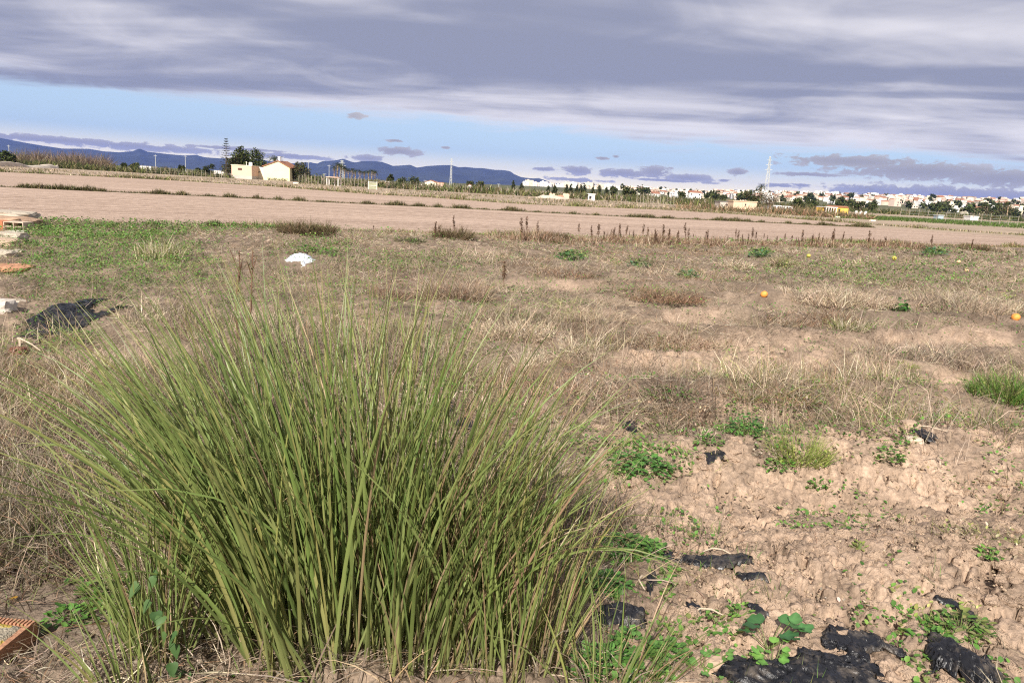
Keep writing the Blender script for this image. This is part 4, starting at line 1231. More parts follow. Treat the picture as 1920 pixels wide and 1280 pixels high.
def film(label, px, py, w_px, h_px, rot=0.0, ncell=(26, 14), crumple=0.03, lift=0.012, seed=0, name='plastic_film', material=None, hump=0.0, cat='plastic'):
    x, y = GH(px, py); D = math.hypot(x, y)
    gx1 = G(px + w_px / 2, py); gx0 = G(px - w_px / 2, py); W_ = math.hypot(gx1[0] - gx0[0], gx1[1] - gx0[1])
    a = G(px, py - h_px / 2); b = G(px, py + h_px / 2); H_ = math.hypot(a[0] - b[0], a[1] - b[1])
    nx, ny = int(ncell[0] * 1.7), int(ncell[1] * 1.7)
    u, v = np.meshgrid(np.linspace(-1, 1, nx), np.linspace(-1, 1, ny))
    ragx = 1.15 - 0.75 * fbm(v * 3.1 + seed, np.sign(u) * 3.0, 3 + seed, 5, 0.7); ragy = 1.25 - 1.35 * np.abs(fbm(u * 3.4 + seed, np.sign(v) * 5.0, 9 + seed, 5, 0.72) - 0.25)
    W_ *= 0.92; H_ *= 0.66
    lx = u * W_ / 2 * ragx + 0.12 * H_ * v * math.sin(seed * 2.3); ly = v * H_ / 2 * ragy + 0.16 * H_ * np.sin(u * 2.2 + seed)
    ca, sa = math.cos(rot), math.sin(rot)
    ox, oy = lx * ca - ly * sa, lx * sa + ly * ca
    z0 = float(ground_h(np.array([x]), np.array([y]))[0])
    gz = ground_h(x + ox, y + oy) - z0
    ta = seed * 1.1; cr = 1 - np.abs(2 * fbm((ox * math.cos(ta) + oy * math.sin(ta)) * 26 + seed, (oy * math.cos(ta) - ox * math.sin(ta)) * 8, 21 + seed, 4, 0.6) - 1) * 1.6
    z = gz + lift + 0.5 * crumple * np.clip(cr, -0.4, 1) + hump * np.maximum(1 - u * u, 0) * np.maximum(1 - v * v, 0) * (0.6 + 0.8 * fbm(u * 3, v * 3, seed, 2))
    edge = np.minimum(1 - np.abs(u), 1 - np.abs(v))
    z = np.where(edge < 0.06, gz - 0.004 + 0.5 * crumple * cr, z)
    i = np.arange(ny - 1)[:, None] * nx; j = np.arange(nx - 1)[None]
    q = np.stack([i + j, i + j + 1, i + nx + j + 1, i + nx + j], -1).reshape(-1, 4)
    top = np.stack([ox.ravel(), oy.ravel(), z.ravel()], 1)
    me = np_mesh(name, top, q, None, None, material or M_FILM, True)
    return obj(name, me, label=label, cat=cat, loc=(x, y, z0))


film('large crumpled black plastic sheet at the bottom edge beside the round-leaved weed', 1510, 1285, 390, 130, 0.06, (60, 26), 0.035, 0.015, 1, hump=0.03)
film('torn black plastic arm reaching up from the bottom sheet', 1615, 1215, 140, 70, 0.5, (26, 14), 0.03, 0.012, 2)
film('shiny bunched black plastic in the bottom right corner', 1800, 1255, 150, 100, -0.3, (30, 22), 0.05, 0.015, 3, hump=0.05)
film('long torn black plastic strip lying on soil right of the clump', 1325, 1052, 200, 34, -0.08, (34, 10), 0.025, 0.012, 4)
film('small curved black plastic scrap below the long strip', 1412, 1082, 70, 14, -0.25, (14, 6), 0.02, 0.01, 5)
film('short black plastic piece standing between round-leaved weeds', 1222, 1092, 36, 56, 0.1, (12, 14), 0.03, 0.012, 6)
film('black plastic flap half hidden by blades right of the clump', 1165, 1165, 110, 56, -0.25, (20, 14), 0.04, 0.012, 7, hump=0.03)
film('straight thin black strip on bare soil at lower right', 1790, 1140, 84, 17, -0.62, (14, 5), 0.012, 0.012, 8)
film('small dark plastic scrap under the black arm at bottom', 1300, 1145, 34, 22, 0.2, (10, 8), 0.03, 0.01, 9)
film('tiny black scrap at the edge of bare soil, lower centre', 1418, 1150, 30, 26, 0.4, (10, 8), 0.03, 0.01, 10)
film('black plastic scraps sticking from clods above the clover', 1180, 798, 40, 22, 0.2, (12, 8), 0.03, 0.012, 11)
film('black plastic scrap on soil just right of the clump', 1110, 945, 60, 26, -0.3, (14, 8), 0.03, 0.012, 12)
film('small black scrap beside the lone grey stem on the ridge', 1727, 815, 34, 22, 0.3, (10, 8), 0.04, 0.012, 13)
film('black plastic cup-like scrap behind the right blades of the clump', 838, 778, 44, 26, 0.1, (12, 10), 0.03, 0.012, 14, hump=0.04)
film('crumpled black plastic scrap behind the right blades', 880, 812, 60, 40, 0.3, (14, 10), 0.04, 0.012, 15, hump=0.04)
film('large heap of black plastic in dead grass at the left border', 120, 600, 190, 80, -0.1, (34, 20), 0.09, 0.01, 16, hump=0.05)
film('second black plastic fold below the left heap', 95, 628, 90, 26, 0.0, (20, 10), 0.05, 0.015, 17, hump=0.04)
film('dark plastic scrap in grass litter at lower left', 190, 970, 60, 24, 0.1, (14, 8), 0.03, 0.012, 18)
film('small black scrap on soil near the middle right', 1340, 858, 60, 16, 0.1, (12, 6), 0.03, 0.01, 19)
film('little black scrap left of the round weeds, lower centre', 1128, 955, 34, 18, 0.1, (10, 6), 0.03, 0.01, 20)
M_BAG = simple('white_bag', (0.80, 0.82, 0.86), 0.4, 0.06, 8, 0.4, 0.5, 30)
film('crumpled white plastic bag lying in the grass behind the clump', 562, 489, 76, 17, -0.1, (22, 14), 0.03, 0.015, 21, 'plastic_bag', M_BAG, 0.06, 'bag')

# ------------------------------------------------------------------ oranges and other fallen fruit
M_ORANGE = simple('orange_peel', (0.78, 0.30, 0.06), 0.5, 0.15, 10, 0.4, 0.3, 150)
M_PALEF = simple('pale_peel', (0.74, 0.50, 0.28), 0.55, 0.15, 10)
M_YELLOWF = simple('yellow_peel', (0.46, 0.40, 0.08), 0.5, 0.15, 10)


def fruit(name, label, px, py, dia_px, m):
    x, y = GH(px, py); D = math.hypot(x, y); r = dia_px * D / F / 2
    z = float(ground_h(np.array([x]), np.array([y]))[0])
    nu, nv = 14, 9; vs = [(0, 0, -r * 0.93)]
    for j in range(1, nv):
        ph = -math.pi / 2 + math.pi * j / nv
        for i in range(nu):
            t = 2 * math.pi * i / nu; k = 1 + 0.02 * math.sin(3 * t + j)
            vs.append((r * k * math.cos(ph) * math.cos(t), r * k * math.cos(ph) * math.sin(t), r * 0.93 * math.sin(ph)))
    vs.append((0, 0, r * 0.88)); n = len(vs)
    fs = [(0, 1 + (i + 1) % nu, 1 + i) for i in range(nu)] + [(n - 1, n - 1 - nu + i, n - 1 - nu + (i + 1) % nu) for i in range(nu)]
    for j in range(nv - 2):
        fs += [(1 + j * nu + i, 1 + j * nu + (i + 1) % nu, 1 + (j + 1) * nu + (i + 1) % nu, 1 + (j + 1) * nu + i) for i in range(nu)]
    o = thing(name, label, 'fruit', (x, y, z + r * 0.9))
    obj('peel', MB().add(vs, fs).mesh('peel', m, True), o)
    obj('stem_scar', MB().tube((0, 0, r * 0.86), (0, 0, r * 0.92), r * 0.1, r * 0.07, 6).mesh('stem_scar', M_STALK), o, rot=(0, 0, 0))
    o.rotation_euler = (random.uniform(-.6, .6), random.uniform(-.6, .6), 0)


fruit('orange', 'bright orange fallen fruit in dry grass right of centre', 1432, 558, 13, M_ORANGE)
fruit('orange', 'yellow orange fallen fruit at the right border', 1903, 603, 13, M_ORANGE)
fruit('pale_fruit', 'small pale round fruit lying on bare ground, upper right', 1812, 510, 7, M_PALEF)
fruit('pale_fruit', 'tiny pale fruit farther up near the right border', 1797, 494, 6, M_PALEF)
fruit('yellow_fruit', 'small yellow fruit in grass below the seed stalks', 1516, 483, 7, M_YELLOWF)
fruit('yellow_fruit', 'flat yellow fruit in grass near the right leaf clump', 1676, 489, 8, M_YELLOWF)

# ------------------------------------------------------------------ clods of dry earth
def clod_mesh(seed, m):
    nu, nv = 9, 6; vs = []; rr = random.Random(seed)
    ph0 = [rr.uniform(0, 6.28) for _ in range(6)]
    def rad(t, p):
        return 1 + 0.18 * math.sin(2 * t + ph0[0]) * math.cos(p) + 0.14 * math.sin(3 * t + ph0[1] + 2 * p) + 0.12 * math.sin(5 * t + ph0[2] - 3 * p) + rr.uniform(-.17, .17)
    for j in range(nv + 1):
        p = -math.pi / 2 + math.pi * j / nv
        for i in range(nu):
            t = 2 * math.pi * i / nu; r = rad(t, p)
            vs.append((r * math.cos(p) * math.cos(t), r * math.cos(p) * math.sin(t) * 0.85, r * 0.62 * math.sin(p)))
    fs = [(j * nu + i, j * nu + (i + 1) % nu, (j + 1) * nu + (i + 1) % nu, (j + 1) * nu + i) for j in range(nv) for i in range(nu)]
    return MB().add(vs, fs).mesh('soil_clod', m, False)


M_CLOD = simple('clod_earth', (0.37, 0.265, 0.185), 0.95, 0.2, 5, 0.1, 1.0, 5, col2=(0.48, 0.35, 0.25))
CL = [clod_mesh(k, M_CLOD) for k in range(10)]
x, y, d = plot_points(6000, 2.3, 9.5, 1.1)
bare = patch(x, y, BARE)
ok = (bare > 0.5) & (x > 0.25) & (rng.random(len(x)) < 0.25 + 0.75 * sstep(fbm(x * 1.3, y * 1.3, 301, 2), 0.45, 0.6))
x, y, d = x[ok], y[ok], d[ok]
z = ground_h(x, y)
sz = (0.012 + 0.036 * rng.random(len(x)) ** 1.8) * (0.8 + 0.05 * d)
order = np.argsort(-(sz / d))[:220]
for i in order:
    obj('soil_clod', CL[random.randrange(10)], None, 'dry tan clod of earth lying loose on the bare soil', 'clod', 'loose clods on the bare soil',
        loc=(x[i], y[i], z[i] + sz[i] * 0.05), rot=(random.uniform(-.3, .3), random.uniform(-.3, .3), random.uniform(0, 6.28)), scale=(sz[i] * random.uniform(.8, 1.3), sz[i], sz[i] * random.uniform(.8, 1.2)))
# crumbs too small to pick apart
x, y, d = plot_points(26000, 2.2, 9, 1.4)
bare = patch(x, y, BARE); ok = (bare > 0.45) & (x > 0.1) & (rng.random(len(x)) < sstep(fbm(x * 2.3, y * 2.3, 305, 3), 0.4, 0.6))
x, y, d = x[ok], y[ok], d[ok]; N = len(x); zc_ = ground_h(x, y)
octv = np.array([(1, 0, 0), (0, 1, 0), (-1, 0, 0), (0, -1, 0), (0, 0, .75), (0, 0, -.75)]); octf = np.array([(0, 1, 4), (1, 2, 4), (2, 3, 4), (3, 0, 4), (1, 0, 5), (2, 1, 5), (3, 2, 5), (0, 3, 5)])
s = (U(0.003, 0.011, N))[:, None, None] * (1 + 0.5 * (rng.random((N, 6, 1)) - 0.5))
V = octv[None] * s + np.stack([x, y, zc_ + 0.003], 1)[:, None, :]
T = (octf[None] + (np.arange(N) * 6)[:, None, None]).reshape(-1, 3)
cc = np.repeat(pick([(0.36, 0.262, 0.178), (0.30, 0.215, 0.145), (0.42, 0.31, 0.215)], N, 0.15)[:, None], 6, 1)
obj('soil_crumbs', np_mesh('soil_crumbs', V.reshape(-1, 3), None, T, cc.reshape(-1, 3), vcol_mat('crumb_earth', 0.95, 200, 0.2, 0.2)), label='small crumbs of dry earth scattered over the bare soil', cat='soil', kind='stuff')

# ------------------------------------------------------------------ ribbed clay brick in the lower left corner
M_CLAY = simple('fired_clay', (0.40, 0.205, 0.12), 0.85, 0.2, 14, 0.2, 0.4, 60)
M_MORTAR = simple('mortar', (0.40, 0.34, 0.26), 0.95, 0.2, 22, 0.1, 1.0, 60, col2=(0.50, 0.45, 0.37))


def lichen_mat():
    m, nt, b, o = mat('lichen_mortar')
    t = nt.nodes.new('ShaderNodeTexCoord')
    n = nt.nodes.new('ShaderNodeTexNoise'); n.inputs['Scale'].default_value = 13; n.inputs['Detail'].default_value = 8; n.inputs['Roughness'].default_value = 0.65
    nt.links.new(t.outputs['Object'], n.inputs['Vector'])
    r = nt.nodes.new('ShaderNodeValToRGB'); e = r.color_ramp.elements
    e[0].position = 0.35; e[0].color = (0.30, 0.25, 0.18, 1); e[1].position = 0.46; e[1].color = (0.40, 0.35, 0.26, 1)
    k = e.new(0.50); k.color = (0.46, 0.34, 0.07, 1); k = e.new(0.60); k.color = (0.50, 0.36, 0.05, 1)
    nt.links.new(n.outputs[0], r.inputs[0]); nt.links.new(r.outputs[0], b.inputs['Base Color'])
    n2 = nt.nodes.new('ShaderNodeTexNoise'); n2.inputs['Scale'].default_value = 120; n2.inputs['Detail'].default_value = 5
    nt.links.new(t.outputs['Object'], n2.inputs['Vector'])
    bp = nt.nodes.new('ShaderNodeBump'); bp.inputs['Strength'].default_value = 1.0; bp.inputs['Distance'].default_value = 0.01
    nt.links.new(n2.outputs[0], bp.inputs['Height']); nt.links.new(bp.outputs[0], b.inputs['Normal'])
    b.inputs['Roughness'].default_value = 0.95
    return m


M_LICHEN = lichen_mat()
cnr = G(68, 1154, 0.085)
bw, bl, bh = 0.30, 0.27, 0.085
brick = thing('clay_brick', 'ribbed hollow clay brick with yellow lichen in the lower left corner', 'brick', (cnr[0] - bw / 2, cnr[1] - bl / 2, 0.0), 0.0)
brick.rotation_euler = (0, 0, R(-3))
b_ = MB().box((0, 0, bh / 2 - 0.02), (bw, bl, bh - 0.018 + 0.02))
brick_body = obj('body', b_.mesh('body', M_CLAY), brick)
nrib = 22
rb = MB().box((0, 0, 0), (bw / nrib * 0.55, 0.03, 0.008)).mesh('rib', M_CLAY)
for k in range(nrib):
    obj('rib', rb, brick, loc=(-bw / 2 + (k + 0.5) * bw / nrib, bl / 2 - 0.016, bh - 0.015))
rs = MB().box((0, 0, 0), (0.014, bl - 0.034, 0.008)).mesh('edge_rib', M_CLAY)
obj('edge_rib', rs, brick, loc=(bw / 2 - 0.008, -0.017, bh - 0.015)); obj('edge_rib', rs, brick, loc=(-bw / 2 + 0.008, -0.017, bh - 0.015))
nx, ny = 30, 26
u, v = np.meshgrid(np.linspace(-1, 1, nx), np.linspace(-1, 1, ny))
mx_, my_ = u * (bw / 2 - 0.018), v * (bl / 2 - 0.020) - 0.016
rag = fbm(u * 3, v * 3, 401, 3)
mz = bh - 0.012 + (rag - 0.4) * 0.02 + (fbm(u * 12, v * 12, 402, 2) - 0.5) * 0.006
mz = np.where(np.maximum(np.abs(u), np.abs(v)) > 0.93, bh - 0.024, mz)
i = np.arange(ny - 1)[:, None] * nx; j = np.arange(nx - 1)[None]
obj('mortar', np_mesh('mortar', np.stack([mx_.ravel(), my_.ravel(), mz.ravel()], 1), np.stack([i + j, i + j + 1, i + nx + j + 1, i + nx + j], -1).reshape(-1, 4), None, None, M_LICHEN, True), brick)

# ------------------------------------------------------------------ rubble at the left border
M_CONC = simple('old_concrete', (0.42, 0.36, 0.28), 0.95, 0.25, 6, 0.1, 0.8, 25)
M_BRICKR = simple('red_brick', (0.46, 0.17, 0.085), 0.9, 0.2, 8, 0.1, 0.5, 40)


def chunk(name, label, px, py, w_px, h_px, m, seed, cat='rubble', depth=0.8, rz=0.0):
    """a broken lump: a box with knocked-off corners"""
    x, y = GH(px, py); D = math.hypot(x, y); W_ = w_px * D / F; H_ = h_px * D / F
    z = float(ground_h(np.array([x]), np.array([y]))[0])
    rr = random.Random(seed); n = 4; vs = []; fs = []; ids = {}
    for a in range(n + 1):
        for b in range(n + 1):
            for c in range(n + 1):
                if 0 < a < n and 0 < b < n and 0 < c < n: continue
                p = [a / n * 2 - 1, b / n * 2 - 1, c / n * 2 - 1]
                k = 1 - 0.12 * max(0, sum(abs(q) > 0.9 for q in p) - 1) * rr.uniform(0.3, 1.6)
                ids[(a, b, c)] = len(vs)
                vs.append(((p[0] * k + rr.uniform(-.07, .07)) * W_ / 2, (p[1] * k + rr.uniform(-.07, .07)) * W_ * depth / 2, (p[2] * k + rr.uniform(-.07, .07)) * H_ / 2 + H_ * 0.42))
    def face(f):
        for a in range(n):
            for b in range(n):
                fs.append([ids[f(a, b)], ids[f(a + 1, b)], ids[f(a + 1, b + 1)], ids[f(a, b + 1)]])
    face(lambda a, b: (a, b, n)); face(lambda a, b: (b, a, 0)); face(lambda a, b: (a, 0, b)); face(lambda a, b: (b, n, a)); face(lambda a, b: (0, b, a)); face(lambda a, b: (n, a, b))
    return obj(name, MB().add(vs, fs).mesh(name, m), label=label, cat=cat, loc=(x, y, z), rot=(0, 0, rz))


def hollow_block(label, px, py, w_px, h_px, m):
    x, y = GH(px, py); D = math.hypot(x, y); W_ = w_px * D / F; H_ = h_px * D / F; dp = H_ * 1.6
    z = float(ground_h(np.array([x]), np.array([y]))[0])
    root = thing('hollow_brick', label, 'brick', (x, y, z), R(-4))
    wl = H_ * 0.09; s = MB()
    cells = 2; hw = H_ * 0.95
    # closed length of brick, then the open end with four holes facing the camera
    s.box((-W_ * 0.30, 0, H_ / 2), (W_ * 0.5, dp, H_))
    obj('body', s.mesh('body', m), root)
    e = MB(); x0 = -W_ * 0.05; x1 = W_ * 0.45
    for k in range(3):
        e.box((x0 + 0.02 + (x1 - x0) * k / 2, 0, H_ / 2), (wl, dp * 0.96, H_ * 0.97))
    for k in range(3):
        e.box(((x0 + x1) / 2 + 0.02, 0, wl / 2 + (H_ - wl) * k / 2), (x1 - x0 - wl * 0.2, dp * 0.93, wl))
    e.box(((x0 + x1) / 2 + 0.02, dp * 0.3, H_ / 2), (x1 - x0 - wl, wl, H_ * 0.9))
    obj('open_end', e.mesh('open_end', M_CLAYP), root)


M_CLAYP = simple('pale_clay', (0.52, 0.40, 0.30), 0.9, 0.2, 10)
hollow_block('red hollow brick with four holes at its end in the left rubble', 20, 433, 62, 15, M_BRICKR)
chunk('concrete_slab', 'flat broken concrete slab on top of the left rubble pile', 8, 421, 92, 12, M_CONC, 3, depth=0.6)
bpy.data.objects['concrete_slab'].location.z += 0.16
chunk('brick_rubble', 'crumbled red and tan masonry under the concrete slab', 12, 427, 84, 18, simple('masonry', (0.40, 0.27, 0.18), 0.95, 0.3, 5, 0.1, 1.0, 15), 5)
chunk('white_slab', 'pale flat tile in the grass below the red hollow brick', 30, 437, 26, 4, simple('pale_tile', (0.62, 0.60, 0.47), 0.8, 0.1), 6)
chunk('concrete_chunk', 'grey concrete lump under the pale tile at the left border', 20, 450, 44, 12, M_CONC, 7)
chunk('concrete_chunk', 'tan broken block at the left border above the grey stones', 4, 462, 50, 12, simple('tan_block', (0.46, 0.34, 0.24), 0.95, 0.2, 6, 0.1, 0.6, 20), 8)
chunk('stone', 'pale grey stone at the left border below the tan block', 4, 482, 40, 12, M_CONC, 9)
chunk('stone', 'small pale stone in the grass right of the left border stones', 36, 474, 16, 6, M_CONC, 10)
chunk('broken_brick', 'flat broken red brick in the grass at the left border', 20, 508, 56, 10, simple('dusty_brick', (0.42, 0.22, 0.13), 0.9, 0.35, 9, 0.1, 0.6, 30), 11)
chunk('stone', 'white grey boulder at the left border beside the black plastic heap', 2, 588, 40, 24, simple('limestone', (0.52, 0.46, 0.39), 0.95, 0.15, 6, 0.1, 0.6, 15), 12)
chunk('stone', 'long flat pale stone beside the boulder at the left border', 30, 573, 36, 10, simple('limestone_flat', (0.50, 0.42, 0.33), 0.95, 0.15, 6, 0.1, 0.6, 15), 13)
chunk('brick_shard', 'orange brick shard in dead grass at the left border', 10, 832, 26, 16, M_BRICKR, 14)
chunk('brick_shard', 'second smaller orange shard beside the first in dead grass', 30, 842, 18, 10, M_BRICKR, 15)
chunk('brick_shard', 'dark red shard under a pale stick at the left border', 36, 668, 24, 16, simple('dark_brick', (0.16, 0.06, 0.04), 0.9, 0.2), 16)
chunk('stone', 'tan stone half sunk at the bottom edge left of the black plastic', 1336, 1250, 34, 22, M_CLOD, 17)
chunk('stone', 'pale angular clod on the slope right of the grey stem', 1705, 805, 30, 16, M_CLOD, 18)
chunk('stone', 'whitish stone beside the small black scrap on the ridge', 1712, 832, 26, 12, simple('pale_stone', (0.52, 0.42, 0.32), 0.9, 0.12), 19)
sx, sy = G(42, 660); sz0 = float(ground_h(np.array([sx]), np.array([sy]))[0])
M_WOODP = simple('bleached_stick', (0.50, 0.40, 0.29), 0.8, 0.15, 20)
obj('stick', MB().path([(-.03, 0, .10), (0.0, -.02, .11), (0.02, -.06, 0.0)], [.013, .011, .008], 6).add(MB().path([(0, -.02, .11), (.12, -.05, .07), (.22, -.08, .02)], [.009, .007, .005], 6).v, MB().path([(0, -.02, .11), (.12, -.05, .07), (.22, -.08, .02)], [.009, .007, .005], 6).f).mesh('stick', M_WOODP), label='pale forked stick over the dark red shard at the left border', cat='stick', loc=(sx, sy, sz0))


def stick(label, px, py, L, rz, bend=0.15, r=0.004):
    x, y = GH(px, py); z = float(ground_h(np.array([x]), np.array([y]))[0])
    pts = [Vector((-L / 2, 0, 0.012)), Vector((-L / 6, L * bend, 0.03)), Vector((L / 6, L * bend * 0.8, 0.028)), Vector((L / 2, 0, 0.01))]
    obj('stick', MB().path(pts, [r * .7, r, r, r * .5], 6).mesh('stick', M_WOODP), label=label, cat='stick', loc=(x, y, z), rot=(0, 0, rz))


stick('thin pale stick lying on soil under the curved black scrap', 1325, 1158, 0.14, 0.15)
stick('curved pale stick across the short black piece', 1212, 1098, 0.13, 1.3, 0.25)
stick('bent grey stem standing over the small black scrap on the ridge', 1735, 812, 0.34, 0.1, 0.2, 0.005)
stick('pale twig beside the dead tussock on the slope', 1600, 800, 0.3, 1.2, 0.2, 0.005)
stick('pale stick lying above the long black strip', 1345, 1042, 0.14, -0.1, 0.08)
lx_, ly_ = G(26, 1124)
obj('fallen_leaf', heart(0.03, (0.55, 0.30, 0.04)), label='single yellow fallen leaf on soil above the ribbed brick', cat='leaf', loc=(lx_, ly_, float(ground_h(np.array([lx_]), np.array([ly_]))[0]) + 0.012), rot=(0.1, -0.1, 2.6))

# ================================================================== FAR THINGS
def paint(name, col, var=0.06, rough=0.85, scale=0.6):
    return simple(name, col, rough, var, scale, 0.15)


M_WHITE = paint('white_wall', (0.78, 0.75, 0.70)); M_CREAM = paint('cream_wall', (0.76, 0.68, 0.52)); M_PINKW = paint('pink_wall', (0.68, 0.46, 0.34))
M_YELW = paint('pale_yellow_wall', (0.76, 0.69, 0.43)); M_GREYW = paint('bare_render', (0.50, 0.44, 0.38), 0.12); M_TILE = paint('roof_tile', (0.30, 0.14, 0.085), 0.2, 0.9, 2)
M_DARKW = simple('dark_glass', (0.035, 0.035, 0.04), 0.3, 0.2); M_OCHRE = paint('ochre_wall', (0.78, 0.52, 0.10)); M_BEIGE = paint('beige_wall', (0.62, 0.47, 0.33), 0.1)
M_STEEL = simple('galvanised_steel', (0.45, 0.46, 0.43), 0.5, 0.1, 3, 0.4); M_WOOD = simple('grey_post', (0.30, 0.26, 0.20), 0.9, 0.2, 4)
M_BARK = simple('bark', (0.13, 0.10, 0.07), 0.95, 0.25, 2); M_RUINB = paint('ruin_brick', (0.47, 0.24, 0.16), 0.25, 0.95, 1.5)
M_ROOFGREY = paint('sheet_roof', (0.20, 0.19, 0.18), 0.15); M_PALM = simple('palm_trunk', (0.30, 0.22, 0.14), 0.95, 0.25, 3)


def span(px0, px1, D):
    a = at(px0, D)[0]; b = at(px1, D)[0]
    return (a + b) / 2, b - a


def hpx(n, D):
    return n * D / F


# ---- the white house with its pink and pale wings
D0 = 196.0
cx, wd = span(494, 543, D0)
yh = thing('gable_house', 'pale yellow gabled farmhouse with brown tiled roof and white chimney', 'house', (cx, D0, 0))
eh = hpx(24.5, D0); rh = hpx(35, D0); dep = 8.0
wall = obj('wall', MB().prism([(-wd / 2, -0.2), (wd / 2, -0.2), (wd / 2, eh), (0.06 * wd, rh), (-wd / 2, eh)], 0, dep).mesh('wall', M_YELW), yh)
t = 0.18; ov = 0.25
def slope(xa, za, xb, zb):
    return MB().prism([(xa, za), (xb, zb), (xb, zb + t), (xa, za + t)], -ov, dep + ov)
sl = (rh - eh) / (0.56 * wd)
roof = obj('roof', slope(-wd / 2 - 0.35, eh - sl * 0.35 + 0.01, 0.06 * wd, rh + 0.01).mesh('roof', M_TILE), yh)
sr = (rh - eh) / (0.44 * wd)
obj('roof', slope(0.06 * wd, rh + 0.01, wd / 2 + 0.35, eh - sr * 0.35 + 0.01).mesh('roof', M_TILE), yh)
obj('chimney', MB().box((0.08 * wd, 0.7, rh + 0.45), (0.55, 0.55, 1.3)).box((0.08 * wd, 0.7, rh + 1.13), (0.7, 0.7, 0.12)).mesh('chimney', M_WHITE), roof)
obj('hedge', np_mesh('hedge', *leaf_cards(np.stack([U(-wd * 0.32, wd * 0.42, 260), U(-0.7, -0.2, 260), U(0, 0.55, 260)], 1), U(0.15, 0.3, 260), U(0, 6.28, 260), U(-.5, 1.2, 260), pick(DARKG, 260)), M_FAR), label='low dark hedge along the foot of the yellow gable wall', cat='hedge', loc=(cx, D0, 0))

cx2, wd2 = span(434, 472, D0 - 4)
ph_ = hpx(23.5, D0)
pk = thing('pink_outbuilding', 'flat-roofed pink outbuilding with grey lower wall left of the farmhouse', 'building', (cx2, D0 - 4, 0))
obj('wall', MB().box((0, 3, ph_ / 2 + 0.4), (wd2, 6, ph_ - 0.8)).mesh('wall', M_PINKW), pk)
obj('plinth', MB().box((0, 3, 0.35), (wd2 - 0.01, 5.98, 1.7)).mesh('plinth', M_GREYW), pk, loc=(0, -0.004, 0))
obj('cornice', MB().box((0, 3, ph_ + 0.03), (wd2 + 0.2, 6.2, 0.16)).mesh('cornice', M_CREAM), pk)
vg = obj('vent', MB().box((-wd2 * 0.08, -0.03, ph_ * 0.72), (0.95, 0.1, 0.5)).mesh('vent', M_DARKW), pk)
for k in range(3):
    obj('slat', MB().box((-wd2 * 0.08, -0.09, ph_ * 0.72 - 0.15 + 0.15 * k), (0.95, 0.05, 0.06)).mesh('slat', M_TILE), vg)
cx3, wd3 = span(472, 497, D0 + 1)
wh = thing('white_annex', 'low white annex joining the pink outbuilding and the farmhouse', 'building', (cx3, D0 + 1, 0))
h3 = hpx(21, D0)
obj('wall', MB().box((0, 2.5, h3 / 2 - 0.1), (wd3 - 0.02, 5, h3 + 0.2)).mesh('wall', M_CREAM), wh)
obj('parapet', MB().box((0, 2.5, h3 + 0.1), (wd3 + 0.1, 5.1, 0.22)).mesh('parapet', M_WHITE), wh)
obj('window', MB().box((-0.1, -0.03, h3 * 0.66), (0.9, 0.1, 0.28)).mesh('window', M_DARKW), wh)
tk = at(473, D0)
wt_ = thing('water_tank', 'white water tank on the roof of the pink outbuilding', 'tank', (tk[0], D0 - 1, ph_ + 0.11))
obj('tank', MB().box((0, 0, 0.38), (0.75, 0.75, 0.75), 0, 0.94).mesh('tank', M_WHITE), wt_); obj('lid', MB().box((0, 0, 0.79), (0.5, 0.5, 0.08)).mesh('lid', M_STEEL), wt_)
vn = at(467.5, D0)
obj('vent_pipe', MB().tube((0, 0, -0.02), (0, 0, 0.8), 0.07).tube((0, 0, 0.8), (0, 0, 0.9), 0.11, 0.11).mesh('vent_pipe', M_WHITE), label='thin white vent pipe on the pink outbuilding roof beside the tank', cat='pipe', loc=(vn[0], D0 - 2, ph_ + 0.11))


# ---- trees
def crown_pts(n, blobs):
    out = []
    bl = np.array(blobs); k = rng.choice(len(bl), n, p=(bl[:, 3] ** 2) / (bl[:, 3] ** 2).sum())
    d = rng.normal(0, 1, (n, 3)); d /= np.linalg.norm(d, axis=1, keepdims=True)
    r = bl[k, 3:4] * rng.random((n, 1)) ** 0.45
    p = bl[k, :3] + d * r * np.array([1, 1, bl[0, 4]])
    return p


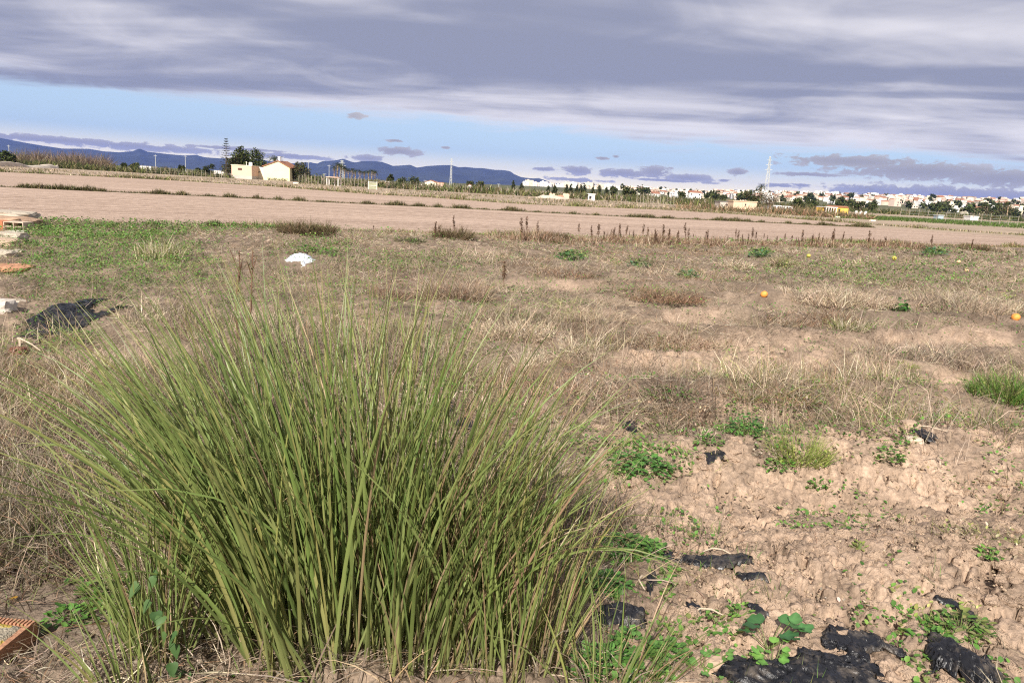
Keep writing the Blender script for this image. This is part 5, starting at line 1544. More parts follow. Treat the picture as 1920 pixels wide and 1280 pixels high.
def tree(name, label, px, D, h_px, w_px, cols, n=1500, leaf=0.32, trunk_frac=0.25, blobs=None, group=None, y_off=0.0, z=None):
    x = at(px, D)[0]; H = hpx(h_px, D); Wd = hpx(w_px, D)
    zz = float(ground_h(np.array([x]), np.array([D]))[0]) if z is None else z
    root = thing(name, label, 'tree', (x, D, zz), 0, group)
    tm = MB(); lean = random.uniform(-.05, .05)
    tr0 = max(0.08, Wd * 0.035)
    pts = [Vector((0, 0, -0.2)), Vector((lean * H * 0.3, 0, H * trunk_frac)), Vector((lean * H * 0.6, 0.1, H * 0.6)), Vector((lean * H, 0, H * 0.88))]
    tm.path(pts, [tr0 * 1.3, tr0, tr0 * 0.6, tr0 * 0.2], 7)
    if blobs is None:
        blobs = []
        for k in range(11):
            a = random.uniform(0, 6.28); rr = Wd * 0.5 * random.uniform(0.2, 0.72); hz = H * random.uniform(trunk_frac + 0.12, 0.86)
            sh = 1 - 0.5 * abs(hz / H - 0.55)
            blobs.append((math.cos(a) * rr * sh, math.sin(a) * rr * sh, hz, Wd * random.uniform(0.13, 0.25), 0.9))
    else:
        blobs = [(b[0] * Wd, b[1] * Wd, b[2] * H, b[3] * Wd, 0.95) for b in blobs]
    for b in blobs[:8]:
        tm.path([pts[1], Vector((b[0] * 0.5, b[1] * 0.5, (pts[1].z + b[2]) / 2)), Vector(b[:3])], [tr0 * 0.6, tr0 * 0.35, tr0 * 0.12], 5)
    obj('trunk', tm.mesh('trunk', M_BARK), root)
    p = crown_pts(n, blobs)
    lum = 0.55 + 0.9 * fbm(p[:, 0] / Wd * 5 + px, p[:, 2] / Wd * 5 + p[:, 1] / Wd * 3, 7, 2)
    v, q, t, c = leaf_cards(p, leaf * U(0.6, 1.3, n), U(0, 6.28, n), U(-1.0, 1.2, n), pick(cols, n, 0.3) * lum[:, None], 0.2, 0.7, U(-1.2, 1.2, n))
    obj('crown', np_mesh('crown', v, q, t, c, M_FAR), root)
    return root


TG = [(0.055, 0.075, 0.025), (0.08, 0.095, 0.03), (0.105, 0.11, 0.04), (0.04, 0.055, 0.02)]
TB = [(0.075, 0.065, 0.035), (0.10, 0.085, 0.045), (0.06, 0.055, 0.03), (0.13, 0.10, 0.06)]
TD = [(0.03, 0.042, 0.018), (0.045, 0.055, 0.022), (0.06, 0.065, 0.03)]
tree('round_tree', 'tall pointed green tree behind the pink outbuilding', 451, 212, 58, 44, TG, 3000, 0.42, 0.12, [(0, 0, .3, .38), (0.05, 0, .5, .40), (-.05, 0, .68, .30), (0, 0, .86, .18), (-.25, 0, .4, .3), (.25, 0, .42, .28)])
tree('round_tree', 'broad green tree behind the white annex', 474, 215, 54, 50, TG, 3000, 0.42, 0.12, [(-.2, 0, .75, .24), (.2, 0, .76, .24), (0, 0, .5, .38), (-.3, 0, .4, .3), (.3, 0, .42, .3), (.1, 0, .9, .14), (.35, 0, .25, .2)])
tree('brownish_tree', 'low brownish tree between the tiered conifer and the pointed green tree', 437, 209, 38, 40, TB + TG, 1500, 0.40, 0.15)
tree('round_tree', 'round olive brown tree right of the yellow farmhouse', 564, 199, 36, 36, TB + TG, 1900, 0.34, 0.1, [(0, 0, .55, .36), (-.28, 0, .5, .26), (.28, 0, .48, .26), (.1, 0, .8, .2), (-.15, 0, .82, .18), (-.3, 0, .25, .22), (.3, 0, .25, .24)])
tree('dark_bush', 'dark rounded bush left of the tiered conifer', 390, 230, 20, 26, TD, 700, 0.4, 0.1)
tree('low_bush', 'low green bush right of the round olive brown tree', 592, 205, 12, 42, TG + OLIVE, 600, 0.35, 0.1)
for (px, D, h, w, lb) in [(14, 190, 28, 40, 'dark bush at the far left border above the reeds'), (340, 260, 14, 14, 'small dark shrub in the hedge line, first right of the thin pole'),
                          (250, 260, 14, 20, 'small dark tree in the reed line left of the white sheet roof'), (232, 270, 13, 12, 'smaller dark tree left of the one by the white sheet roof'),
                          (372, 250, 12, 10, 'small dark bush just left of the dark rounded bush'), (731, 260, 22, 14, 'single dark tree right of the palm row'),
                          (755, 280, 16, 26, 'dark bush beyond the single dark tree'), (776, 300, 14, 30, 'wide dark bush left of the small cream house'),
                          (880, 340, 14, 16, 'dark bush right of the tall lattice pylon'), (902, 330, 14, 22, 'dark bush second right of the tall pylon'),
                          (1150, 260, 22, 20, 'leafy dark tree in the line before the white town'), (1172, 262, 24, 26, 'broad dark tree at the end of the line before the white town'),
                          (1186, 265, 20, 16, 'narrow olive tree beside the broad dark one'), (1277, 320, 18, 20, 'dark round tree among the pale houses, centre right'),
                          (1414, 225, 34, 40, 'bright green bushy tree under the leaning palm'), (1500, 240, 20, 34, 'green bush behind the caravans'),
                          (1525, 260, 18, 30, 'dull green bush between caravans and yellow house'), (1572, 300, 16, 14, 'brown round tree behind the yellow house'),
                          (1612, 280, 20, 22, 'dark tree right of the yellow house'), (1632, 290, 18, 20, 'second dark tree right of the yellow house'),
                          (1850, 330, 32, 40, 'large dull tree mass below the right end of the town'), (1880, 320, 30, 36, 'dull tree mass at the right border below the town'),
                          (1826, 340, 22, 24, 'dull bush left of the large tree mass at right')]:
    tree('distant_tree', lb, px, D, h, w, TD + TG if h < 30 else TG + TB, 520, 0.55, 0.12)
tree('bare_shrub', 'tall bare brown shrub beside the leaning palm', 1442, 222, 30, 44, TB + GREY, 1300, 0.28, 0.1)
for i, (px, h, lb) in enumerate([(1028, 14, 'first dark cypress before the white town'), (1040, 16, 'second dark cypress before the white town'), (1062, 18, 'third dark cypress, one of a pair, before the white town'),
                                 (1070, 20, 'fourth dark cypress before the white town'), (1081, 18, 'fifth dark cypress before the white town'), (1089, 20, 'sixth dark cypress standing apart from the fifth'),
                                 (1095, 22, 'seventh dark cypress before the white town'), (1111, 16, 'eighth dark cypress just above the white hut'), (1123, 22, 'ninth dark cypress right of the white hut'),
                                 (1137, 18, 'tenth dark cypress near the leafy tree'), (1204, 26, 'lone dark cypress right of the broad dark tree'), (962, 20, 'thick dark green cypress left of the ruin'), (978, 16, 'rounded dark cypress left of the ruin')]):
    w = h * random.uniform(0.45, 0.75)
    tree('cypress', lb, px, 290 + 7 * i, h, w, TD, 420, 0.5, 0.05, [(0, 0, .2, .4), (0, 0, .4, .4), (.03, 0, .58, .32), (0, 0, .76, .22), (0, 0, .9, .12)])

# tiered conifer
D = 205; x = at(424, D)[0]; H = hpx(70, D)
nf = thing('tiered_conifer', 'tall slender conifer with separate whorls of branches by the pink outbuilding', 'tree', (x, D, 0))
tm = MB().path([(0, 0, -0.2), (0.05, 0, H * 0.5), (0.15, 0, H)], [0.16, 0.11, 0.03], 7); br = MB()
cen = []; hd_ = []; 
for k in range(15):
    hz = H * (0.14 + 0.83 * k / 14); R_ = (1.75 * (1 - (k / 14) ** 1.3) + 0.28)
    nb = 6
    for b in range(nb):
        a = 2 * math.pi * b / nb + k * 0.5 + random.uniform(-.15, .15); rr = R_ * random.uniform(0.8, 1.1)
        p0 = Vector((0.15 * hz / H, 0, hz)); p1 = p0 + Vector((math.cos(a) * rr * 0.6, math.sin(a) * rr * 0.6, -0.05)); p2 = p0 + Vector((math.cos(a) * rr, math.sin(a) * rr, 0.12))
        br.path([p0, p1, p2], [0.04, 0.03, 0.012], 4)
        for s in range(16):
            t_ = random.uniform(0.25, 1); q = p0.lerp(p1, t_ / 0.6) if t_ < 0.6 else p1.lerp(p2, (t_ - 0.6) / 0.4)
            cen.append(q + Vector((random.gauss(0, .06), random.gauss(0, .06), random.uniform(-0.02, 0.09)))); hd_.append(a + random.choice((-0.9, 0.9, 0)))
obj('trunk', tm.mesh('trunk', M_BARK), nf); obj('branches', br.mesh('branches', M_BARK), nf)
cen = np.array([tuple(c) for c in cen]); n = len(cen)
v, q, t, c = leaf_cards(cen, U(0.22, 0.42, n), np.array(hd_), U(-0.1, 0.6, n), pick([(0.04, 0.065, 0.035), (0.06, 0.085, 0.045)], n), 0.3, 0.32)
obj('crown', np_mesh('crown', v, q, t, c, M_FAR), nf)


# palms
def palm_meshes(H, R_, seed, nfr=26):
    rr = random.Random(seed); tr = MB(); pts = [Vector((0, 0, -0.2))]; lean = rr.uniform(-.04, .04)
    for k in range(1, 6):
        pts.append(Vector((lean * H * k / 5 * k / 5, 0, H * k / 5)))
    tr.path(pts, [0.24, 0.2, 0.18, 0.17, 0.17, 0.2], 7)
    top = pts[-1]; parts = []
    for f in range(nfr):
        a = 2 * math.pi * f / nfr + rr.uniform(-.2, .2); el = rr.uniform(-0.5, 1.25); L = R_ * rr.uniform(0.8, 1.15)
        K = 6; p = np.array(top); prev = []
        for k in range(K + 1):
            prev.append(p.copy()); e = el - 1.5 * k / K
            p = p + np.array([math.cos(e) * math.cos(a), math.cos(e) * math.sin(a), math.sin(e)]) * L / K
        prev = np.array(prev); dead = el < -0.15
        col = (0.26, 0.19, 0.10) if dead else (0.075, 0.09, 0.035) if rr.random() < .6 else (0.05, 0.065, 0.025)
        idx = np.repeat(np.arange(1, K + 1), 4); m = len(idx); sgn = np.where(np.arange(m) % 2, 1, -1)
        v, q, t, c = leaf_cards(prev[idx] + rng.normal(0, 0.02, (m, 3)), U(0.3, 0.55, m) * R_ / 1.8, a + sgn * 0.8, np.full(m, el - 1.0) * 0.6 + U(-.2, .2, m), np.array([col] * m) * U(0.7, 1.4, m)[:, None], 0.2, 0.22)
        parts.append((v, q, t, c))
        g = blade_geo(np.array([tuple(top)]), np.array([a]), L, el, 1.5, 0.09, K)
        parts.append(join_blades(g, np.array([col])))
    v, q, t, c = merge(parts)
    return tr.mesh('trunk', M_PALM, True), np_mesh('crown', v, q, t, c, M_FAR)


PALM = [palm_meshes(5.0, 1.7, k) for k in range(4)]


def palm(label, px, D, h_px, k, group=None, wide=1.0):
    x = at(px, D)[0]; s = hpx(h_px, D) / 6.0
    r = thing('palm_tree', label, 'palm', (x, D, 0), random.uniform(0, 6.28), group)
    r.scale = (s * wide, s * wide, s)
    obj('trunk', PALM[k][0], r); obj('crown', PALM[k][1], r)


for i, (px, top) in enumerate([(626, 315), (632, 309), (639, 311), (646, 316), (653, 320), (660, 319), (667, 321), (675, 321), (683, 323), (691, 322), (697, 320), (703, 322)]):
    palm('feathery palm in the palm row right of the farmhouse', px, 262 + 4 * (i % 3), 346 + (px - 626) * 0.03 - top, i % 4, 'palms in a row behind the fence')
palm('large palm head showing above the farmhouse roof', 517, 214, 46, 1, None, 1.35)
palm('leaning ragged palm against the sky before the town', 1425, 226, 44, 2, None, 0.8)
palm('pale palm below the town near the right border', 1888, 300, 34, 0, None, 0.9)
bpy.data.objects['palm_tree'].rotation_euler.x = 0.03

# ---- pylons and poles
def pylon(label, px, D, top_py, w0, w1, arms, name='lattice_pylon'):
    x = at(px, D)[0]; H = (horizon_y(px) - top_py) * math.cos(ROLL) * D / F + CAM_H
    r = thing(name, label, 'pylon', (x, D, float(ground_h(np.array([x]), np.array([D]))[0])), random.uniform(-.2, .2))
    th = D * 0.00024
    nl = 9
    lev = [(H * (1 - (1 - k / nl) ** 1.15), w0 + (w1 - w0) * min(1, k / nl * 1.1)) for k in range(nl + 1)]
    for sx, sy in ((-1, -1), (1, -1), (1, 1), (-1, 1)):
        obj('leg', MB().path([(sx * w / 2, sy * w / 2, z - (0.3 if z == 0 else 0)) for z, w in lev], [th] * len(lev), 4).mesh('leg', M_STEEL), r)
    b = MB()
    for k in range(nl):
        z0, wa = lev[k]; z1, wb = lev[k + 1]
        for sgn in (-1, 1):
            for (p, q) in (((-wa / 2, sgn * wa / 2, z0), (wb / 2, sgn * wb / 2, z1)), ((wa / 2, sgn * wa / 2, z0), (-wb / 2, sgn * wb / 2, z1)), ((sgn * wa / 2, -wa / 2, z0), (sgn * wb / 2, wb / 2, z1))):
                b.tube(p, q, th * 0.6, None, 4)
    obj('bracing', b.mesh('bracing', M_STEEL), r)
    for (f, L) in arms:
        obj('cross_arm', MB().tube((-L, 0, H * f), (0, 0, H * f + 0.5), th * 0.8, None, 4).tube((L, 0, H * f), (0, 0, H * f + 0.5), th * 0.8, None, 4).tube((-L, 0, H * f), (L, 0, H * f), th * 0.9, None, 4).mesh('cross_arm', M_STEEL), r)


pylon('tall slim lattice pylon in front of the mountains, left of centre', 845, 620, 299, 1.7, 0.5, [(0.88, 1.6), (0.96, 1.0)])
pylon('tall lattice pylon against the sky before the town', 1434, 520, 297, 3.2, 0.7, [(0.72, 2.6), (0.82, 2.2), (0.92, 1.6)])
pylon('short broad lattice pylon rising over the palm row', 641, 700, 302, 3.4, 1.0, [(0.72, 3.6), (0.85, 2.8), (0.95, 2.0)])
for (px, D, top, lb) in [(617, 500, 310, 'thin pale pole left of the palm row'), (609, 700, 326, 'short faint pole left of the thin pale pole'), (292, 520, 291, 'thin pale pole before the mountains, left part'),
                         (348, 520, 292, 'thin pale pole right of the one at the left'), (578, 480, 303, 'thin pole behind the round olive brown tree'), (18, 620, 273, 'faint mast above the left reeds'),
                         (754, 600, 334, 'short pole right of the palm row'), (797, 620, 338, 'short pole left of the tall slim pylon'), (935, 900, 345, 'faint pole left of the ruin, near the cypress')]:
    x = at(px, D)[0]; H = (horizon_y(px) - top) * D / F + CAM_H; th = D * 0.00035
    r = thing('utility_pole', lb, 'pole', (x, D, 0))
    obj('mast', MB().tube((0, 0, -0.3), (0, 0, H), th * 1.2, th * 0.8, 6).mesh('mast', M_STEEL), r)
    obj('cross_arm', MB().box((0, 0, H * 0.92), (th * 12, th, th)).mesh('cross_arm', M_STEEL), r)

# ---- fences, pergola and huts beyond the field
def fence(label, px0, px1, D0_, D1_, n, h, mesh_wires=3):
    r = thing('wire_fence', label, 'fence')
    P = [at(px0 + (px1 - px0) * k / (n - 1), D0_ + (D1_ - D0_) * k / (n - 1)) for k in range(n)]
    r.location = P[0]
    o = Vector(P[0])
    for p in P:
        hh = h * random.uniform(0.85, 1.15); q = Vector(p) - o
        obj('post', MB().tube(q + Vector((0, 0, -0.2)), q + Vector((random.uniform(-.12, .12), 0, hh)), 0.045, 0.04, 5).mesh('post', M_WOOD), r)
    for k in range(mesh_wires):
        zz = h * (0.3 + 0.3 * k)
        obj('wire', MB().path([Vector(p) - o + Vector((0, 0, zz)) for p in P], [0.010] * n, 3).mesh('wire', M_STEEL), r)


fence('wire fence on wooden posts right of the farmhouse', 560, 690, 150, 158, 22, 1.9)
fence('low wire fence of thin posts left of the farmhouse', 275, 420, 190, 175, 18, 1.6, 2)
fence('leaning post fence along scrub before the tall slim pylon', 735, 930, 175, 190, 18, 1.7, 2)
fence('thin green fence of posts before the pale houses', 1195, 1265, 130, 135, 12, 1.8)
fence('fence of thin posts beside the green crop, right side', 1690, 1910, 140, 120, 14, 1.7)
xp = at(387, 118)[0]
obj('fence_post', MB().tube((0, 0, -0.2), (0.03, 0, 1.5), 0.06, 0.05, 6).box((0.03, 0, 1.52), (0.14, 0.14, 0.06)).mesh('fence_post', M_WOOD), label='single dark post in the verge left of the pink outbuilding', cat='post', loc=(at(415, 118)[0], 118, 0))

D = 150; cx, wd = span(613, 634, D)
pg = thing('pergola', 'small open white pergola by the fence right of the farmhouse', 'pergola', (cx, D, 0))
hp = hpx(15, D)
for (a, b) in ((-1, 0), (1, 0), (0.05, 1.6), (-1, 1.8), (1, 1.8)):
    obj('post', MB().box((a * wd / 2, b, hp / 2 - 0.05), (0.13, 0.13, hp + 0.1)).mesh('post', M_WHITE), pg)
obj('roof', MB().box((0, 0.9, hp + 0.06), (wd + 0.3, 2.3, 0.13)).mesh('roof', M_PINKW), pg)
D = 128; cx, wd = span(691, 707, D); hp = hpx(14, D)
fr = thing('frame_rack', 'white rectangular metal frame standing right of the palm row', 'frame', (cx, D, 0))
obj('post', MB().box((-wd / 2, 0, hp / 2), (0.07, 0.07, hp + 0.2)).mesh('post', M_WHITE), fr); obj('post', MB().box((wd / 2, 0, hp / 2), (0.07, 0.07, hp + 0.2)).mesh('post', M_WHITE), fr)
obj('bar', MB().box((0, 0.01, hp - 0.06), (wd - 0.08, 0.06, 0.06)).mesh('bar', M_WHITE), fr); obj('bar', MB().box((0, 0.01, hp * 0.5), (wd - 0.08, 0.05, 0.05)).mesh('bar', M_WHITE), fr)
obj('panel', MB().box((0, 0.06, hp * 0.5), (wd - 0.1, 0.02, hp * 0.9)).mesh('panel', simple('faded_net', (0.33, 0.33, 0.22), 0.95, 0.2)), fr)
hs = at(683, 126); hv_ = MB()


def hut(name, label, px0, px1, D, h_px, mw, mr, gable=False, depth=4.0, win=(), cat='building', base=0.0, z=None, yaw=0.0, door=False):
    cx, wd = span(px0, px1, D); h = hpx(h_px, D)
    zz = float(ground_h(np.array([cx]), np.array([D]))[0]) if z is None else z
    r = thing(name, label, cat, (cx, D, zz), yaw)
    if gable:
        e = h * 0.72
        obj('wall', MB().prism([(-wd / 2, -0.3), (wd / 2, -0.3), (wd / 2, e), (0, h), (-wd / 2, e)], 0, depth).mesh('wall', mw), r)
        for s in (-1, 1):
            pl = [(0, h + 0.01), (s * (wd / 2 + 0.25), e - (h - e) / (wd / 2) * 0.25 + 0.01), (s * (wd / 2 + 0.25), e + 0.16 - (h - e) / (wd / 2) * 0.25), (0, h + 0.16)]
            obj('roof', MB().prism(pl if s < 0 else pl[::-1], -0.2, depth + 0.2).mesh('roof', mr), r)
    else:
        obj('wall', MB().box((0, depth / 2, h / 2 - 0.15), (wd, depth, h + 0.3)).mesh('wall', mw), r)
        obj('roof', MB().box((0, depth / 2, h + 0.07), (wd + 0.24, depth + 0.24, 0.14)).mesh('roof', mr), r)
    for (fx, fz, sw, sh) in win:
        w_ = obj('window', MB().box((fx * wd, -0.03, fz * h), (sw, 0.1, sh)).mesh('window', M_DARKW), r)
        obj('sill', MB().box((fx * wd, -0.06, fz * h - sh / 2 - 0.05), (sw + 0.2, 0.14, 0.08)).mesh('sill', M_CREAM), w_)
    return r


hut('small_hut', 'low white-roofed hut behind the white metal frame', 712, 731, 215, 8, M_PINKW, M_WHITE)
hut('cream_house', 'small cream house with red roof left of the tall slim pylon', 797, 817, 300, 12, M_CREAM, M_TILE, True, 9, [(0.1, 0.4, 0.6, 0.8)])
hut('side_shed', 'low pink shed joined to the right of the small cream house', 817, 832, 301, 9, M_PINKW, M_TILE, False, 5)
hut('small_hut', 'tiny white hut left of the small cream house', 786, 792, 300, 6, M_WHITE, M_WHITE)
hut('small_hut', 'tiny white house right of the tall slim pylon', 877, 884, 330, 8, M_WHITE, M_TILE, True)
hut('pump_house', 'small white block hut on the verge right of the brick ruin', 1104, 1116, 150, 11, M_WHITE, M_WHITE, False, 1.3, [(-0.2, 0.5, 0.45, 0.6)])
hut('grey_shed', 'grey rendered shed with dark sheet roof left of the beige block', 1351, 1377, 150, 11, M_GREYW, M_ROOFGREY, False, 4, [(0.0, 0.55, 0.5, 0.4)])
hut('beige_block', 'flat beige block building with one small window below the pylon', 1376, 1420, 146, 14, M_BEIGE, M_BEIGE, False, 5, [(0.02, 0.6, 0.22, 0.4)])
hut('dark_shed', 'small dull shed left of the two caravans', 1441, 1455, 130, 9, M_GREYW, M_ROOFGREY, False, 2)
hut('white_roof_shed', 'long white sheet roof left of the tiered conifer', 260, 283, 300, 8, M_WHITE, M_WHITE, False, 5)
hut('white_roof_shed', 'low white roof just left of the pink outbuilding', 402, 420, 240, 9, M_WHITE, M_WHITE, False, 5)
hut('blue_grey_box', 'small blue grey cabin beside the green crop, right side', 1761, 1771, 170, 7, simple('blue_grey', (0.33, 0.40, 0.44), 0.7, 0.1), M_STEEL, False, 2)
hut('white_shed', 'low white shed below the town near the right border', 1821, 1836, 190, 7, M_WHITE, M_WHITE, False, 3)

# brick ruin: broken wall pieces
D = 150
for (a, b, h, mm, lb) in [(1031, 1041, 10, M_PINKW, 'left stub of the roofless brick ruin'), (1041, 1058, 7, M_RUINB, 'low red middle wall of the roofless brick ruin'), (1056, 1068, 11, M_PINKW, 'tall right wall of the roofless brick ruin')]:
    cx, wd = span(a, b, D); hh = hpx(h, D); n = 6
    top = [(wd / 2 - wd * k / n, hh * random.uniform(0.72, 1.0)) for k in range(n + 1)]
    obj('ruined_wall', MB().prism([(-wd / 2, -0.3), (wd / 2, -0.3)] + top, 0, 0.35).mesh('ruined_wall', mm), label=lb, cat='ruin', group='remains of the brick ruin', loc=(cx, D + random.uniform(0, .1), 0))
xr, wr = span(1000, 1068, 146)
u, v = np.meshgrid(np.linspace(-1, 1, 30), np.linspace(-1, 1, 10)); zz = 0.75 * np.maximum(1 - u * u, 0) * np.maximum(1 - v * v, 0) * (0.4 + fbm(u * 4, v * 2, 4, 3)) - 0.03
i = np.arange(9)[:, None] * 30; j = np.arange(29)[None]
obj('rubble_mound', np_mesh('rubble_mound', np.stack([(u * wr / 2).ravel(), (v * 2.2).ravel(), zz.ravel()], 1), np.stack([i + j, i + j + 1, i + 31 + j, i + 30 + j], -1).reshape(-1, 4), None, None, simple('rubble', (0.55, 0.45, 0.35), 0.95, 0.3, 3), True), label='low pale rubble mound before the brick ruin', cat='rubble', loc=(xr, 145, 0))


# caravans
def caravan(label, px0, px1, D):
    cx, wd = span(px0, px1, D); h = hpx(8, D)
    r = thing('caravan', label, 'caravan', (cx, D, 0))
    b = 0.35
    prof = [(-wd / 2, b), (wd / 2 - 0.1, b), (wd / 2, b + h * 0.45), (wd / 2 - 0.2, b + h * 0.9), (wd / 2 - 0.5, b + h), (-wd / 2 + 0.3, b + h), (-wd / 2, b + h * 0.8)]
    obj('body', MB().prism(prof, 0, 2.0).mesh('body', M_WHITE), r)
    for f in (-0.2, 0.12):
        obj('window', MB().box((f * wd, -0.02, b + h * 0.62), (wd * 0.2, 0.06, h * 0.3)).mesh('window', M_DARKW), r)
    for f in (0.0,):
        for yy in (0.15, 1.8):
            w = obj('wheel', MB().tube((f, yy - 0.08, 0.3), (f, yy + 0.08, 0.3), 0.3, None, 12).mesh('wheel', M_ROOFGREY), r)
    obj('hitch', MB().tube((-wd / 2, 1, b), (-wd / 2 - 0.7, 1, 0.35), 0.05).tube((-wd / 2 - 0.7, 1, 0.35), (-wd / 2 - 0.7, 1, -0.02), 0.04).mesh('hitch', M_STEEL), r)


caravan('left of two white caravans parked right of the beige block', 1456, 1470, 140); caravan('right of two white caravans, next to the arched dull shelter', 1473, 1489, 136)
D = 132; cx, wd = span(1490, 1518, D); h = hpx(8, D)
sh = thing('arched_shelter', 'low brown arched shelter right of the caravans', 'shelter', (cx, D, 0))
arc = [(math.cos(math.pi * k / 10) * wd / 2, math.sin(math.pi * k / 10) * h) for k in range(11)]
obj('roof', MB().prism(arc + [(p[0] * 0.94, p[1] * 0.9) for p in arc[::-1]], 0, 3).mesh('roof', simple('dusty_cover', (0.30, 0.24, 0.19), 0.95, 0.2)), sh)
obj('back_wall', MB().prism([(p[0] * 0.93, p[1] * 0.89) for p in arc], 2.8, 2.9).mesh('back_wall', M_ROOFGREY), sh)
# yellow house with porch
D = 175; cx, wd = span(1546, 1592, D); h = hpx(12, D)
yl = thing('ochre_house', 'bright ochre yellow house with white pillared porch below the town', 'house', (cx, D, 0))
obj('wall', MB().box((wd * 0.22, 2.5, h / 2 - 0.1), (wd * 0.54, 5, h)).mesh('wall', M_OCHRE), yl)
obj('roof', MB().prism([(wd * -0.07, h * 0.9), (wd * 0.51, h * 0.9), (wd * 0.42, h * 1.13), (wd * 0.03, h * 1.13)], -0.2, 5.2).mesh('roof', M_TILE), yl)
obj('porch_wall', MB().box((-wd * 0.28, 2.6, h * 0.35), (wd * 0.44, 4, h * 0.9)).mesh('porch_wall', M_OCHRE), yl)
obj('porch_roof', MB().box((-wd * 0.28, 1.6, h * 0.84), (wd * 0.46, 6, 0.16)).mesh('porch_roof', M_WHITE), yl)
for k in range(5):
    obj('pillar', MB().box((-wd * (0.49 - 0.1 * k), -1.2, h * 0.42), (0.16, 0.16, h * 0.82)).mesh('pillar', M_WHITE), yl)
for k in range(3):
    obj('window', MB().box((-wd * (0.42 - 0.12 * k), 0.57, h * 0.5), (0.55, 0.1, h * 0.35)).mesh('window', M_DARKW), yl)
obj('window', MB().box((wd * 0.12, -0.03, h * 0.45), (0.5, 0.1, 0.7)).mesh('window', M_DARKW), yl)
for (px, lb) in [(1606, 'first white upright tank right of the ochre house'), (1615, 'second white upright tank right of the ochre house'), (1624, 'third leaning white tank right of the ochre house')]:
    obj('white_tank', MB().tube((0, 0, -0.1), (0.1, 0, hpx(7, 160)), 0.28, 0.25, 10).tube((0.1, 0, hpx(7, 160)), (0.1, 0, hpx(7, 160) + 0.1), 0.25, 0.1, 10).mesh('white_tank', M_WHITE), label=lb, cat='tank', loc=(*at(px, 160)[:2], 0))
for (px, D, lb) in [(1570, 104, 'small pale sack in the scrub at the field end'), (1636, 92, 'pale orange heap in the scrub at the right field end'), (555, 140, 'white plastic scrap on the verge right of the yellow house')]:
    chunk('pale_heap', lb, px, horizon_y(px) + CAM_H * F / D, 9, 3, M_CREAM, int(px), 'heap')

# ---- sandy bank at the far left
sb = line_pts([(-200, 304), (0, 312), (130, 316), (220, 320)], 60, -200, 230)
u = np.linspace(-1, 1, 9); xs = sb[:, 0][None] + u[:, None] * 0.0; ys = sb[:, 1][None] + 6 + u[:, None] * 4
zz = np.maximum(1 - u * u, 0)[:, None] * (0.15 + 1.3 * fbm(sb[:, 0] * 0.3, sb[:, 1] * 0.3, 8, 3))[None] * np.clip(np.linspace(3, 0, 60), 0, 1)[None] - 0.05
i = np.arange(8)[:, None] * 60; j = np.arange(59)[None]
obj('sand_bank', np_mesh('sand_bank', np.stack([xs.ravel(), ys.ravel(), zz.ravel()], 1), np.stack([i + j, i + j + 1, i + 61 + j, i + 60 + j], -1).reshape(-1, 4), None, None, simple('bank_sand', (0.56, 0.48, 0.38), 0.95, 0.25, 0.8, 0.1), True), kind='structure')


def scrub_band(name, label, px0, px1, D0_, D1_, n, h0, h1, cols, w, cat, seed, clump=0.5):
    px = U(px0, px1, n * 2); D = U(D0_, D1_, n * 2)
    a = np.array([at(p, 1.0)[0] for p in np.linspace(px0, px1, 64)]); x = np.interp(px, np.linspace(px0, px1, 64), a) * D; y = D
    cl = fbm(x * 0.12, y * 0.12, 500 + seed, 3) * 0.6 + fbm(x * 0.6, y * 0.6, 510 + seed, 2) * 0.4
    k = rng.random(n * 2) < np.clip(sstep(cl, 0.38, 0.6) + (0.4 - clump), 0.05, 1)
    x, y, cl, D = x[k][:n], y[k][:n], cl[k][:n], D[k][:n]; N = len(x)
    g = blade_geo(np.stack([x, y, ground_h(x, y) - 0.1], 1), U(0, 6.28, N), U(h0, h1, N) * (0.5 + 0.9 * sstep(cl, 0.4, 0.65)), U(0.5, 1.5, N), U(0.0, 1.2, N), w * U(0.5, 1.4, N), 2, rng.normal(0, 1, N))
    v, q, t, c = join_blades(g, pick(cols, N, 0.3))
    obj(name, np_mesh(name, v, q, t, c, M_FAR), label=label, cat=cat, kind='stuff')


REED = [(0.20, 0.145, 0.10), (0.15, 0.105, 0.075), (0.27, 0.20, 0.14), (0.11, 0.085, 0.055), (0.14, 0.12, 0.07)]
scrub_band('reeds', 'tall dry brown reeds in a dense bed at the far left', 20, 205, 205, 235, 5200, 2.6, 4.6, REED, 0.14, 'reeds', 1, 0.2)
scrub_band('hedge_scrub', 'green and olive scrub hedge running left of the farmhouse', -150, 440, 190, 205, 6500, 0.8, 1.9, DARKG + TD + OLIVE[:1], 0.26, 'scrub', 2, 0.15)
scrub_band('scrub_belt', 'mixed olive and brown scrub belt beyond the field, centre', 560, 1010, 160, 210, 7500, 0.5, 1.8, DARKG + TD + OLIVE[:1] + GREY[:1], 0.28, 'scrub', 3, 0.3)
scrub_band('scrub_belt', 'scrub belt beyond the field, right of the ruin', 1000, 1420, 160, 230, 6500, 0.5, 1.8, DARKG + TD + OLIVE[:1] + GREY[:1], 0.28, 'scrub', 4, 0.3)
scrub_band('field_end_scrub', 'dark brown green scrub before the beige block and caravans', 1270, 1640, 108, 124, 3600, 0.4, 1.4, DARKG + RUST, 0.14, 'scrub', 5, 0.3)
scrub_band('far_hedges', 'dark hedges and bushes at the foot of the town', 1180, 2000, 230, 330, 7000, 0.7, 2.2, TD + TG + DARKG, 0.35, 'scrub', 6, 0.4)
scrub_band('verge_grass', 'thin dry grass on the verge beyond the field, left', -200, 720, 105, 165, 6000, 0.2, 0.5, TAN + DARKG, 0.09, 'grass', 7, 0.6)
